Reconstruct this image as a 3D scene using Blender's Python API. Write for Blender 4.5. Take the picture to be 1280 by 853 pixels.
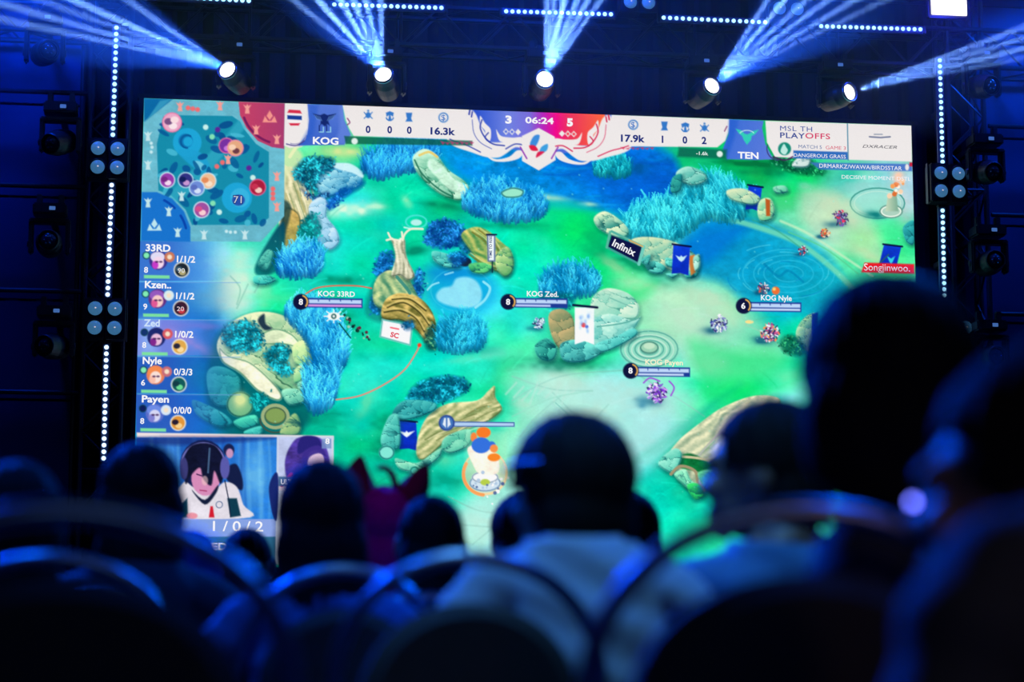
import bpy, bmesh, math, random
import numpy as np
from math import sin, cos, pi, radians
from mathutils import Vector, Matrix

for o in list(bpy.data.objects): bpy.data.objects.remove(o)
SC = bpy.context.scene
COL = SC.collection
random.seed(7)
RNG = np.random.default_rng(11)

# ------------------------------------------------------------------ camera
CAM_Z = 0.78; YAW = radians(8.0); PITCH = radians(8.9); F = 2843.0
FW = np.array([sin(YAW)*cos(PITCH), cos(YAW)*cos(PITCH), sin(PITCH)])
RT = np.array([cos(YAW), -sin(YAW), 0.0]); UP = np.cross(RT, FW)
cd = bpy.data.cameras.new('camera'); cam = bpy.data.objects.new('camera', cd); COL.objects.link(cam)
cd.sensor_width = 36.0; cd.lens = F/1280*36
cam.location = (0, 0, CAM_Z)
cam.rotation_euler = (pi/2+PITCH, 0, -YAW)
cd.clip_start = 0.05; cd.clip_end = 200
cd.dof.use_dof = True; cd.dof.focus_distance = 20.3; cd.dof.aperture_fstop = 2.7
SC.camera = cam
def at(x, y, Y):
    """the point of the plane at depth Y (metres from the camera) that a pixel shows"""
    d = FW*F + RT*(x-640) + UP*(426.5-y); t = Y/d[1]
    return Vector((d[0]*t, d[1]*t, d[2]*t+CAM_Z))

# ------------------------------------------------------------------ world, exposure
W = bpy.data.worlds.new('night'); SC.world = W; W.use_nodes = True
bg = W.node_tree.nodes['Background']; bg.inputs[0].default_value = (0.0, 0.02, 0.16, 1); bg.inputs[1].default_value = 0.02
SC.view_settings.view_transform = 'Standard'; SC.view_settings.look = 'None'
SC.view_settings.exposure = 0.0; SC.view_settings.gamma = 1.0; SC.view_settings.use_curve_mapping = False

def lamp(name, kind, loc, target, col, power, **kw):
    l = bpy.data.lights.new(name, kind); l.color = col; l.energy = power
    for k, v in kw.items(): setattr(l, k, v)
    o = bpy.data.objects.new(name, l); COL.objects.link(o); o.location = loc
    o.rotation_euler = (Vector(target)-Vector(loc)).to_track_quat('-Z', 'Y').to_euler()
    return o
# unseen lamps, no fixtures: blue fill added for the backdrop, washes over the seats
lamp('backdrop_fill', 'SPOT', (-1.6, 19.2, 7.3), (-1.7, 20.6, 3.5), (0.0, 0.055, 1.0), 190, spot_size=radians(120), shadow_soft_size=.2)
lamp('backdrop_fill', 'SPOT', (8.2, 19.2, 7.6), (8.2, 20.6, 3.5), (0.0, 0.09, 1.0), 260, spot_size=radians(120), shadow_soft_size=.2)
lamp('backdrop_fill', 'SPOT', (3.0, 18.6, 7.9), (3.0, 21.0, 6.4), (0.0, 0.06, 1.0), 260, spot_size=radians(130), shadow_soft_size=.2)
lamp('audience_wash', 'SPOT', (-3.0, 11.5, 6.5), (0.6, 3.5, 1.0), (0.0, 0.07, 1.0), 7000, spot_size=radians(45), shadow_soft_size=.12)
lamp('audience_wash', 'SPOT', (5.2, 12.0, 6.5), (1.2, 3.5, 1.0), (0.0, 0.12, 1.0), 2500, spot_size=radians(45), shadow_soft_size=.12)
lamp('overhead_fill', 'SPOT', (0.3, 2.0, 5.2), (0.62, 3.5, 1.0), (0.12, 0.46, 1.0), 420, spot_size=radians(17), spot_blend=.6, shadow_soft_size=.15)
lamp('overhead_fill', 'SPOT', (-1.2, 3.4, 5.4), (-0.4, 4.3, 0.9), (0.0, 0.13, 1.0), 420, spot_size=radians(44), spot_blend=.6, shadow_soft_size=.15)
lamp('overhead_fill', 'SPOT', (2.6, 4.6, 5.4), (1.2, 3.4, 0.9), (0.0, 0.12, 1.0), 420, spot_size=radians(44), spot_blend=.6, shadow_soft_size=.15)

lamp('overhead_fill', 'SPOT', (0.2, 4.2, 5.6), tuple(at(482, 650, 6.1)), (0.75, 0.0, 0.8), 170, spot_size=radians(11), spot_blend=.5, shadow_soft_size=.1)  # magenta spot added to tint the wig, no fixture
lamp('rear_fill_light', 'AREA', (1.0, -5.0, 4.2), (1.0, 3.0, 0.9), (0.40, 0.62, 1.0), 16, size=2.5)  # soft fill added to lift the dark chair backs, no visible source
lamp('rear_lamp', 'SPOT', (2.6, -3.5, 3.0), (0.85, 1.85, 0.9), (1.0, 0.55, 0.42), 60, spot_size=radians(9), spot_blend=.6, shadow_soft_size=.3)

# ------------------------------------------------------------------ materials
MATS = {}
def mat(name, col=(.5, .5, .5), rough=.6, metal=0.0, emit=None, es=1.0, noise=0.0, nscale=20, bump=0.0, coat=0.0, spec=None, sample=True):
    if name in MATS: return MATS[name]
    m = bpy.data.materials.new(name); m.use_nodes = True; nt = m.node_tree; b = nt.nodes['Principled BSDF']
    b.inputs['Base Color'].default_value = (*col, 1); b.inputs['Roughness'].default_value = rough; b.inputs['Metallic'].default_value = metal
    if spec is not None: b.inputs['Specular IOR Level'].default_value = spec
    if coat: b.inputs['Coat Weight'].default_value = coat
    if emit:
        b.inputs['Emission Color'].default_value = (*emit, 1); b.inputs['Emission Strength'].default_value = es
        if not sample: m.cycles.emission_sampling = 'NONE'
    if noise or bump:
        tc = nt.nodes.new('ShaderNodeTexCoord'); n = nt.nodes.new('ShaderNodeTexNoise'); n.inputs['Scale'].default_value = nscale
        n.inputs['Detail'].default_value = 5; nt.links.new(tc.outputs['Object'], n.inputs['Vector'])
        if noise:
            r = nt.nodes.new('ShaderNodeMix'); r.data_type = 'RGBA'
            r.inputs[6].default_value = (*[c*(1-noise) for c in col], 1); r.inputs[7].default_value = (*[min(1, c*(1+noise)) for c in col], 1)
            nt.links.new(n.outputs['Fac'], r.inputs[0]); nt.links.new(r.outputs[2], b.inputs['Base Color'])
        if bump:
            bp = nt.nodes.new('ShaderNodeBump'); bp.inputs['Strength'].default_value = bump
            nt.links.new(n.outputs['Fac'], bp.inputs['Height']); nt.links.new(bp.outputs['Normal'], b.inputs['Normal'])
    MATS[name] = m
    return m
def s2l(c):
    c = np.asarray(c, float)/255.0
    return np.where(c <= .04045, c/12.92, ((c+.055)/1.055)**2.4)
def glow(name, rgb, es=1.0, sample=False):
    c = tuple(float(v) for v in s2l(rgb))
    return mat(name, (.01, .01, .01), .5, emit=c, es=es, sample=sample, spec=0.0)

# ------------------------------------------------------------------ mesh helpers
def obj(name, me, m=None, parent=None, loc=None, smooth=False):
    if isinstance(me, bmesh.types.BMesh):
        bm = me; bmesh.ops.recalc_face_normals(bm, faces=bm.faces[:]); me = bpy.data.meshes.new(name)
        if smooth:
            for f in bm.faces: f.smooth = True
        bm.to_mesh(me); bm.free()
    o = bpy.data.objects.new(name, me); COL.objects.link(o)
    if m and not me.materials: me.materials.append(m)
    if parent: o.parent = parent
    if loc is not None: o.location = loc
    return o
def tag(o, label=None, cat=None, group=None, kind=None):
    if label: o['label'] = label
    if cat: o['category'] = cat
    if group: o['group'] = group
    if kind: o['kind'] = kind
    return o
def empty(name, label=None, cat=None, loc=(0, 0, 0), group=None, rz=0):
    o = bpy.data.objects.new(name, None); COL.objects.link(o); o.location = loc; o.rotation_euler = (0, 0, rz)
    o.empty_display_size = .1
    return tag(o, label, cat, group)
def box(bm, c, s, rot=None, bev=0):
    M = Matrix.Translation(Vector(c))
    if rot is not None: M = M @ rot.to_4x4()
    M = M @ Matrix.Diagonal((s[0], s[1], s[2], 1))
    r = bmesh.ops.create_cube(bm, size=1, matrix=M)
    if bev:
        ed = list({e for v in r['verts'] for e in v.link_edges})
        bmesh.ops.bevel(bm, geom=ed, offset=bev, segments=2, affect='EDGES')
    return bm
def B(c, s, rot=None, bev=0): return box(bmesh.new(), c, s, rot, bev)
def frame_from(d):
    d = Vector(d).normalized(); return d.to_track_quat('Z', 'Y').to_matrix()
def lathe(bm, prof, c=(0, 0, 0), axis=(0, 0, 1), n=20):
    R = frame_from(axis); c = Vector(c); rings = []
    for r, z in prof:
        if r < 1e-5: rings.append([bm.verts.new(c+R @ Vector((0, 0, z)))])
        else: rings.append([bm.verts.new(c+R @ Vector((r*cos(2*pi*k/n), r*sin(2*pi*k/n), z))) for k in range(n)])
    for a, b in zip(rings, rings[1:]):
        for k in range(n):
            k2 = (k+1) % n
            if len(a) == 1 and len(b) == 1: continue
            if len(a) == 1: bm.faces.new((a[0], b[k2], b[k]))
            elif len(b) == 1: bm.faces.new((a[k], a[k2], b[0]))
            else: bm.faces.new((a[k], a[k2], b[k2], b[k]))
    return bm
def tube(bm, pts, r, n=8, closed=False, cap=True):
    pts = [Vector(p) for p in pts]; N = len(pts); rings = []
    rr = r if isinstance(r, (list, tuple)) else [r]*N
    ref = Vector((0.13, 0.31, 1)).normalized(); prevx = None
    for i, p in enumerate(pts):
        a = pts[(i-1) % N] if (closed or i > 0) else p; b = pts[(i+1) % N] if (closed or i < N-1) else p
        t = (b-a).normalized()
        if prevx is None:
            x = t.cross(ref)
            if x.length < .05: x = t.cross(Vector((1, 0, 0)))
        else: x = prevx-t*prevx.dot(t)
        x.normalize(); prevx = x; y = t.cross(x)
        rings.append([bm.verts.new(p+x*rr[i]*cos(2*pi*k/n)+y*rr[i]*sin(2*pi*k/n)) for k in range(n)])
    L = list(zip(rings, rings[1:]))
    if closed: L.append((rings[-1], rings[0]))
    for a, b in L:
        for k in range(n): bm.faces.new((a[k], a[(k+1) % n], b[(k+1) % n], b[k]))
    if cap and not closed: bm.faces.new(rings[0][::-1]); bm.faces.new(rings[-1])
    return bm
def copy_tree(o, parent=None, loc=None):
    c = o.copy(); COL.objects.link(c); c.parent = parent
    if loc is not None: c.location = loc
    for ch in list(o.children): copy_tree(ch, c)
    return c

# ------------------------------------------------------------------ the hall
wallm = mat('wall_paint', (.035, .05, .13), .75, noise=.15, nscale=3)
drape = mat('black_drape', (.012, .02, .055), .9, noise=.25, nscale=4, bump=.2)
floorm = mat('dark_carpet', (.012, .013, .016), .95, noise=.3, nscale=40, bump=.2)
def struct(name, bm, m): o = obj(name, bm, m); o['kind'] = 'structure'; return o
struct('floor', B((3, 7, -.05), (22, 30, .1)), floorm)
struct('ceiling', B((3, 7, 9.55), (22, 30, .1)), mat('ceiling_black', (.006, .009, .03), .9, noise=.2, nscale=3))
struct('wall_left', B((-8.05, 7, 4.75), (.1, 30, 9.5)), wallm)
struct('wall_right', B((14.05, 7, 4.75), (.1, 30, 9.5)), wallm)
struct('wall_rear', B((3, -8.05, 4.75), (22, .1, 9.5)), wallm)
# stage back: pleated dark drape built as real folds
bm = bmesh.new(); prev = None
for i in range(0, 441):
    x = -8+i*.05; y = 21.6+.05*sin(i*1.15)+.02*sin(i*.37)
    v = (bm.verts.new((x, y, 0)), bm.verts.new((x, y, 9.5)))
    if prev: bm.faces.new((prev[0], v[0], v[1], prev[1]))
    prev = v
struct('wall_back', bm, drape)
struct('trim_1', B((3, 18.9, .45), (13, 3.4, .9), bev=.01), mat('stage_riser', (.02, .022, .03), .6, noise=.2))
# ------------------------------------------------------------------ LED screen picture
SX0, SX1, SZ1, SZ0, SY = -0.508, 6.584, 6.067, 1.90, 20.0
CW = 1090; CS = (SX1-SX0)/CW; CH = int(round((SZ1-SZ0)/CS))
def cv(p):
    """measured position of a mark -> column and row of the display's LED grid"""
    q = at(p[0], p[1], SY); return ((q[0]-SX0)/CS, (SZ1-q[2])/CS)
def cvs(pts): return np.array([cv(p) for p in pts])
IMG = np.zeros((CH, CW, 3), np.float32)
YY, XX = np.mgrid[0:CH, 0:CW].astype(np.float32)
def up(a, h, w):
    H0, W0 = a.shape; y = np.linspace(0, H0-1.001, h); x = np.linspace(0, W0-1.001, w)
    yi = y.astype(int); xi = x.astype(int); fy = (y-yi)[:, None]; fx = (x-xi)[None]
    fy = fy*fy*(3-2*fy); fx = fx*fx*(3-2*fx)
    return (a[yi][:, xi]*(1-fy)*(1-fx)+a[yi+1][:, xi]*fy*(1-fx)+a[yi][:, xi+1]*(1-fy)*fx+a[yi+1][:, xi+1]*fy*fx).astype(np.float32)
def vnoise(sx, sy=None): sy = sy or sx; return up(RNG.uniform(-1, 1, (int(CH/sy)+3, int(CW/sx)+3)), CH, CW)
N1, N2, N3, N4 = vnoise(60), vnoise(24, 16), vnoise(9, 6), vnoise(3, 2)
FINE = RNG.uniform(-1, 1, (CH, CW)).astype(np.float32)
def smooth_pts(P, k=5):
    n = len(P); out = []
    for i in range(n):
        a, b, c, d = P[i-1], P[i], P[(i+1) % n], P[(i+2) % n]
        for j in range(k):
            t = j/k; out.append(.5*((2*b)+(-a+c)*t+(2*a-5*b+4*c-d)*t*t+(-a+3*b-3*c+d)*t**3))
    return np.array(out)
def region(P, pad):
    x0 = max(0, int(P[:, 0].min()-pad)); x1 = min(CW, int(P[:, 0].max()+pad)+2)
    y0 = max(0, int(P[:, 1].min()-pad)); y1 = min(CH, int(P[:, 1].max()+pad)+2)
    return slice(y0, y1), slice(x0, x1)
def sd(P, pad, closed=True):
    s = region(P, pad); X = XX[s]; Y = YY[s]
    if X.size == 0: return s, X
    d = np.full(X.shape, 1e9, np.float32); ins = np.zeros(X.shape, bool); n = len(P)
    for i in range(n if closed else n-1):
        ax, ay = P[i]; bx, by = P[(i+1) % n]; ex, ey = bx-ax, by-ay; L = ex*ex+ey*ey+1e-9
        t = np.clip(((X-ax)*ex+(Y-ay)*ey)/L, 0, 1); d = np.minimum(d, (X-ax-ex*t)**2+(Y-ay-ey*t)**2)
        if closed and ay != by:
            c = (ay > Y) != (by > Y); ins ^= c & (X < (bx-ax)*(Y-ay)/(by-ay)+ax)
    d = np.sqrt(d)
    return s, (np.where(ins, -d, d) if closed else d)
def put(s, m, col):
    m = m[..., None]; IMG[s] = IMG[s]*(1-m)+np.asarray(col, np.float32)*m
def poly(pts, col, soft=1.0, a=1.0, sm=True, col2=None, ang=90, tex=0.0, edge=None, ew=2.0, rim=None, rw=3.0):
    """filled shape; col2 = gradient end along ang (deg, 90 = down); edge = outline colour; rim = paler band inside the upper left"""
    P = cvs(pts)
    if sm: P = smooth_pts(P)
    s, d = sd(P, 3*soft+4)
    if d.size == 0: return
    c = np.zeros(d.shape+(3,), np.float32)+np.asarray(col, np.float32)
    if col2 is not None:
        u = XX[s]*cos(radians(ang))+YY[s]*sin(radians(ang)); pu = P[:, 0]*cos(radians(ang))+P[:, 1]*sin(radians(ang))
        t = np.clip((u-pu.min())/(np.ptp(pu)+1e-6), 0, 1)[..., None]; c = c*(1-t)+np.asarray(col2, np.float32)*t
    if tex: c = c*(1+tex*(.45*N3[s]+.35*N2[s]+.3*N4[s]))[..., None]
    if rim is not None:
        k = np.exp(-((d+rw)/rw)**2)[..., None]*.7; c = c*(1-k)+np.asarray(rim, np.float32)*k
    if edge is not None:
        k = np.clip(1-np.abs(d+ew*.5)/ew, 0, 1)[..., None]; c = c*(1-k)+np.asarray(edge, np.float32)*k
    m = np.clip(.5-d/(2*soft), 0, 1)*a
    put(s, m, c)
def circ(x, y, r, col, ry=None, soft=1.0, a=1.0, rot=0, **k):
    ry = ry or r
    pts = [(x+r*cos(t)*cos(rot)-ry*sin(t)*sin(rot), y+r*cos(t)*sin(rot)+ry*sin(t)*cos(rot)) for t in np.linspace(0, 2*pi, 22)[:-1]]
    poly(pts, col, soft, a, sm=False, **k)
def blob(x, y, rx, ry, col, a=1.0, rot=0):
    cx, cy = cv((x, y)); rx *= 1.14; ry *= 1.14; R = 2.6*max(rx, ry)
    s = region(np.array([[cx-R, cy-R], [cx+R, cy+R]]), 0); X = XX[s]-cx; Y = YY[s]-cy; r = radians(rot)
    u = (X*cos(r)+Y*sin(r))/rx; v = (-X*sin(r)+Y*cos(r))/ry
    q = u*u+v*v+.35*N3[s]+.3*N2[s]
    put(s, a*np.exp(-np.maximum(q, 0)), col)
def line(pts, w, col, a=1.0, sm=False, soft=.6):
    P = cvs(pts)
    if sm and len(P) > 2:
        Q = []
        for i in range(len(P)-1):
            p0, p1, p2, p3 = P[max(i-1, 0)], P[i], P[i+1], P[min(i+2, len(P)-1)]
            for j in range(6):
                t = j/6; Q.append(.5*((2*p1)+(-p0+p2)*t+(2*p0-5*p1+4*p2-p3)*t*t+(-p0+3*p1-3*p2+p3)*t**3))
        P = np.array(Q+[P[-1]])
    s, d = sd(P, w+3, closed=False)
    if d.size: put(s, np.clip((w*.57-d)/soft/2+.5, 0, 1)*a, col)
def ring(x, y, r, w, col, ry=None, a=1.0, t0=0, t1=360, rot=0):
    ry = ry or r; n = 26
    line([(x+r*cos(t)*cos(rot)-ry*sin(t)*sin(rot), y+r*cos(t)*sin(rot)+ry*sin(t)*cos(rot)) for t in np.linspace(radians(t0), radians(t1), n)], w, col, a)
def inside(P, X, Y):
    ins = np.zeros(np.shape(X), bool); n = len(P)
    for i in range(n):
        ax, ay = P[i]; bx, by = P[(i+1) % n]
        if ay != by: ins ^= ((ay > Y) != (by > Y)) & (X < (bx-ax)*(Y-ay)/(by-ay)+ax)
    return ins
def scatter(pts, n):
    P = smooth_pts(cvs(pts)); out = []
    x0, y0 = P.min(0); x1, y1 = P.max(0)
    X = RNG.uniform(x0, x1, n*4); Y = RNG.uniform(y0, y1, n*4); k = inside(P, X, Y)
    X = X[k][:n]; Y = Y[k][:n]; o = np.argsort(Y); return X[o], Y[o]
def grass(pts, n, L, dark, light, lean=0.0, base=True, tip=None):
    """a stand of upright blades, painted back to front in clumps of light and shade"""
    if base:
        blob(*[float(v) for v in np.mean(np.array(pts), 0)], 0.01, 0.01, dark, 0)
        poly(pts, np.array(dark)*.95, 5, .85, tex=.3)
    X, Y = scatter(pts, int(n*1.1)); dark = np.array(dark, float); light = np.array(light, float)
    tip = np.array(tip if tip is not None else np.minimum(light*1.15+25, 255), float)
    y0, y1 = Y.min(), Y.max(); P = smooth_pts(cvs(pts))
    for x, y in zip(X, Y):
        xi0, yi0 = int(np.clip(x, 0, CW-1)), int(np.clip(y, 0, CH-1))
        l = L*RNG.uniform(.5, 1.2); ln = lean+RNG.normal(0, .22)+.35*N2[yi0, xi0]
        q = float(np.clip(.48+.45*N3[yi0, xi0]+.25*N2[yi0, xi0]+RNG.normal(0, .22), 0, 1))
        k = int(l)+2; t = np.linspace(0, 1, k); px = x+ln*l*t*t; py = y-l*t+L*.3
        c0 = dark*(1-q)+light*q; cc = c0[None]*(.62+.5*t[:, None]); m = t > .72; cc[m] = cc[m]*(1-.6*q)+tip*.6*q
        for dx, aa in ((-1, .35), (0, .9), (1, .5)):
            xi = np.clip((px+dx).astype(int), 0, CW-1); yi = np.clip(py.astype(int), 0, CH-1)
            kk = (aa*(.45+.5*q)*np.where(t > .8, .5 if dx else 1, 1))[:, None]; IMG[yi, xi] = IMG[yi, xi]*(1-kk)+cc*kk
def leaves(pts, n, dark, light, r=2.2):
    """a shrub of small leaf dabs over a dark ground"""
    poly(pts, np.array(dark)*.85, 3.5, .8, tex=.3)
    X, Y = scatter(pts, int(n*1.3)); jx = RNG.normal(0, 2.2, len(X)); X = X+jx; Y = Y+RNG.normal(0, 2.2, len(X)); dark = np.array(dark, float); light = np.array(light, float)
    for x, y in zip(X, Y):
        q = float(np.clip(.42+.6*N3[int(np.clip(y,0,CH-1)), int(np.clip(x,0,CW-1))]+RNG.normal(0,.3), 0, 1.15)); rr = r*RNG.uniform(.6, 1.2); c = np.minimum(dark*.8*(1-q)+light*1.1*q, 255)
        a = int(x-rr-1); b = int(y-rr-1); k = int(2*rr+3)
        if a < 0 or b < 0 or a+k >= CW or b+k >= CH: continue
        s = (slice(b, b+k), slice(a, a+k)); th = RNG.uniform(0, pi)
        u = (XX[s]-x)*cos(th)+(YY[s]-y)*sin(th); v = -(XX[s]-x)*sin(th)+(YY[s]-y)*cos(th)
        put(s, np.clip(1.4-np.sqrt((u/rr)**2+(v/(rr*.55))**2), 0, 1)*.85, c)
def rock(pts, lightc, darkc, nc=9, edge=(15, 70, 80), crack=1.0, sm=True):
    """faceted stone lit from the upper left: every facet slopes from pale to deep, joints and foot dark"""
    P = cvs(pts)
    if sm: P = smooth_pts(P)
    s, d = sd(P, 7); X = XX[s]; Y = YY[s]; k0 = np.clip(1.2-d/5, 0, 1)*(d > 0)
    gy, gx = np.gradient(d); put(s, k0*.45*np.clip(.4+gy*.6+gx*.3, 0, 1), np.asarray(edge)*.8)
    nc = int(nc*1.5)+1
    sx = RNG.uniform(P[:, 0].min(), P[:, 0].max(), nc); sy = RNG.uniform(P[:, 1].min(), P[:, 1].max(), nc)
    wx = X+4*N3[s]+2*N4[s]; wy = Y+4*N2[s]+2*N4[s]; size = math.sqrt(np.ptp(P[:, 0])*np.ptp(P[:, 1])/nc)+2
    D = np.sqrt(((wx[..., None]-sx)*.85)**2+((wy[..., None]-sy)*1.25)**2); o = np.sort(D, -1); i = D.argmin(-1)
    tone = RNG.uniform(.42, .8, nc)[i]; slope = ((wx-sx[i])*.45+(wy-sy[i])*.95)/size
    t = tone+.05-.42*np.clip(slope, -1, 1)+.14*N3[s]+.14*N4[s]
    t += .25*np.clip(1+d/7, 0, 1)*(-gy*.8-gx*.5)
    t = np.clip(t, 0, 1.12)[..., None]; c = np.asarray(darkc, np.float32)*(1-t)+np.asarray(lightc, np.float32)*t
    if nc > 1:
        e = np.clip(1-(o[..., 1]-o[..., 0])/2.0, 0, 1)*np.clip(.35+slope, 0, 1)*.9; c = c*(1-e[..., None])+np.asarray(edge, np.float32)*e[..., None]
    k = np.clip(1-np.abs(d+.8)/2.2, 0, 1)*np.clip(.25+gy*.6+gx*.35, 0, 1)*.9; c = c*(1-k[..., None])+np.asarray(edge, np.float32)*k[..., None]
    put(s, np.clip(.5-d/2, 0, 1), c)
def trunk(pts, ang, lightc, darkc, edge=(50, 70, 45), f=1.0):
    """bark: rounded form with flowing grain along ang"""
    P = smooth_pts(cvs(pts)); s, d = sd(P, 6); X = XX[s]; Y = YY[s]; r = radians(ang)
    u = X*cos(r)+Y*sin(r); v = -X*sin(r)+Y*cos(r); gy, gx = np.gradient(d)
    t = .55+.2*np.sin(v*.75*f+N2[s]*3+2.2*np.sin(u*.06))+.17*np.sin(v*.33*f+N2[s]*4+1.5*np.sin(u*.09))+.12*N4[s]
    t += .34*np.clip(1+d/9, 0, 1)*(-gy*.85-gx*.45)
    t = np.clip(t, 0, 1.1)[..., None]; c = np.asarray(darkc, np.float32)*(1-t)+np.asarray(lightc, np.float32)*t
    put(s, np.clip(1.1-d/5, 0, 1)*(d > 0)*.4*np.clip(.4+gy, 0, 1), np.asarray(edge)*.7)
    k = np.clip(1-np.abs(d+.8)/2.0, 0, 1)*np.clip(.35+gy*.6+gx*.3, 0, 1)*.9; c = c*(1-k[..., None])+np.asarray(edge, np.float32)*k[..., None]
    put(s, np.clip(.5-d/2, 0, 1), c)
def figure(x, y, s, cols, n=16, shadow=True):
    """tiny unit on the map: a knot of coloured dabs over its ground shadow"""
    if shadow: blob(x-s*.5, y+s*.55, s*.75, s*.3, (20, 80, 110), .8)
    blob(x, y, s*.42, s*.42, np.array(cols[-1])*.6, .75)
    for i in range(n*2):
        c = cols[i % len(cols)] if i % 5 else (40, 35, 80); t = RNG.uniform(0, 2*pi); r = RNG.uniform(0, 1)**.6*s*.66
        circ(x+r*cos(t), y+r*sin(t)*1.0, s*RNG.uniform(.07, .17), c, ry=max(.6, s*RNG.uniform(.03, .07)), soft=.7, rot=RNG.uniform(0, 3))

# ---- ground colours of the game picture, from measured samples
G = [(365,185,90,205,140),(420,190,110,200,120),(470,215,20,180,150),(440,240,40,200,190),(400,300,30,190,160),(500,250,15,190,150),
(560,260,10,165,115),(620,290,15,205,150),(700,250,20,195,120),(720,290,10,205,100),(650,330,20,200,150),(740,330,15,190,110),
(790,365,90,205,140),(300,330,110,215,190),(305,300,70,200,160),(272,320,150,215,215),(300,365,160,215,190),(340,390,30,200,140),(340,350,30,195,140),
(450,330,12,190,155),(500,300,15,180,140),(590,370,60,190,215),(460,450,30,200,170),(480,430,20,190,150),(540,445,20,195,165),
(450,520,14,175,135),(450,485,50,200,165),(600,460,40,200,175),(620,500,20,185,125),(425,560,12,165,115),(440,610,18,170,120),
(560,600,20,175,150),(640,470,60,200,140),(700,490,165,215,190),(760,490,150,215,205),(740,435,40,205,120),(820,440,110,205,160),
(880,430,140,212,185),(850,385,160,218,185),(900,375,130,210,165),(870,500,50,205,130),(930,470,20,205,110),(960,440,25,205,125),
(985,490,120,225,195),(820,520,155,215,215),(780,560,130,208,205),(860,560,14,160,110),(830,620,15,185,145),(850,655,30,210,165),
(620,640,150,218,205),(600,670,165,225,205),(640,560,120,210,170),(700,540,170,215,190),(1000,225,15,190,95),(1060,215,60,180,150),(1080,240,140,200,185),
(1030,275,175,212,180),(1080,300,90,200,115),(1120,300,60,200,110),(1000,290,120,205,150),(1130,240,165,195,195),(925,205,15,165,85),
(880,200,20,175,110),(960,200,15,150,80),(620,205,8,110,190),(700,225,10,125,205),(800,240,5,85,180),(590,195,10,120,190),(750,205,5,90,190),
(950,330,20,140,185),(900,300,14,118,185),(1000,340,20,155,185),(1040,400,20,170,160),(980,385,10,165,185),(1000,420,20,190,140),(530,500,18,185,150),
(500,600,18,170,130),(390,560,12,170,125),(360,560,12,170,125),(250,330,80,160,220),(250,420,20,110,190),(280,480,10,120,140),(240,520,20,110,180)]
G = np.array(G, float)
gx = cvs(G[:, :2]); small = 6
h2, w2 = CH//small+2, CW//small+2
gy_, gx_ = np.mgrid[0:h2, 0:w2]*float(small)
num = np.zeros((h2, w2, 3)); den = np.zeros((h2, w2))
for (px, py), c in zip(gx, G[:, 2:]):
    wgt = 1.0/(((gx_-px)**2+(gy_-py)**2)+260.0)**1.6; num += wgt[..., None]*c; den += wgt
base = num/den[..., None]
for k in range(3): IMG[..., k] = up(base[..., k], CH, CW)
IMG *= (1.07+.05*N1+.045*N2+.03*N3+.025*N4)[..., None]
IMG[..., 0] += 14*N2*(IMG[..., 1] > 150); IMG[..., 2] += 16*vnoise(40, 30)+6

# ---- river, ponds
poly([(548,186),(620,178),(760,178),(830,190),(850,215),(848,262),(812,262),(760,262),(700,250),(640,236),(590,214)], (20,145,205), 7, .95, col2=(8,98,190), ang=0, tex=.2)
for i in range(26):
    x = RNG.uniform(590, 830); y = RNG.uniform(190, 258); L = RNG.uniform(15, 45)
    line([(x, y), (x+L*.5, y+RNG.uniform(-2, 4)), (x+L, y+RNG.uniform(-2, 7))], RNG.uniform(1, 3.5), [(40,160,220), (20,140,215), (4,70,170), (60,190,220)][i % 4], .35, True, soft=1.6)
poly([(690,180),(745,185),(800,196),(848,226),(828,258),(770,250),(735,232),(700,208)], (4,80,185), 12, .35)
poly([(640,236),(690,243),(740,262),(700,262),(660,252)], (25,160,200), 5, .6)
poly([(848,310),(880,288),(925,276),(975,284),(1020,308),(1052,345),(1060,400),(1000,392),(940,380),(900,352),(862,340)], (18,135,185), 8, .9, col2=(28,165,180), ang=40, tex=.12)
poly([(852,306),(890,286),(935,282),(910,308),(880,330)], (8,105,195), 9, .6)
for r in (16, 27, 38, 50): ring(985, 342, r*1.15, 1.6, (70,190,215), ry=r*.62, a=.45)
for i in range(18):
    t = RNG.uniform(0, 6.28); r = RNG.uniform(18, 60); ring(980+r*cos(t)*.3, 340+r*sin(t)*.2, r, 1.4, [(120,215,225), (10,110,170)][i % 2], ry=r*.5, a=.4, t0=t*57, t1=t*57+35)
line([(955,330),(972,345),(985,338),(1003,352)], 3, (15,120,160), .6, True)
line([(890,268),(950,285),(1000,305),(1045,340),(1075,372)], 7, (120,205,170), .8, True, soft=2)
line([(975,276),(1010,292),(1050,318),(1090,345)], 3, (205,225,190), .7, True, soft=1.5)
line([(985,290),(1030,310),(1072,342)], 2, (90,190,140), .7, True)
line([(940,275),(960,282),(985,298),(1010,318)], 2, (60,150,120), .5, True)

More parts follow.
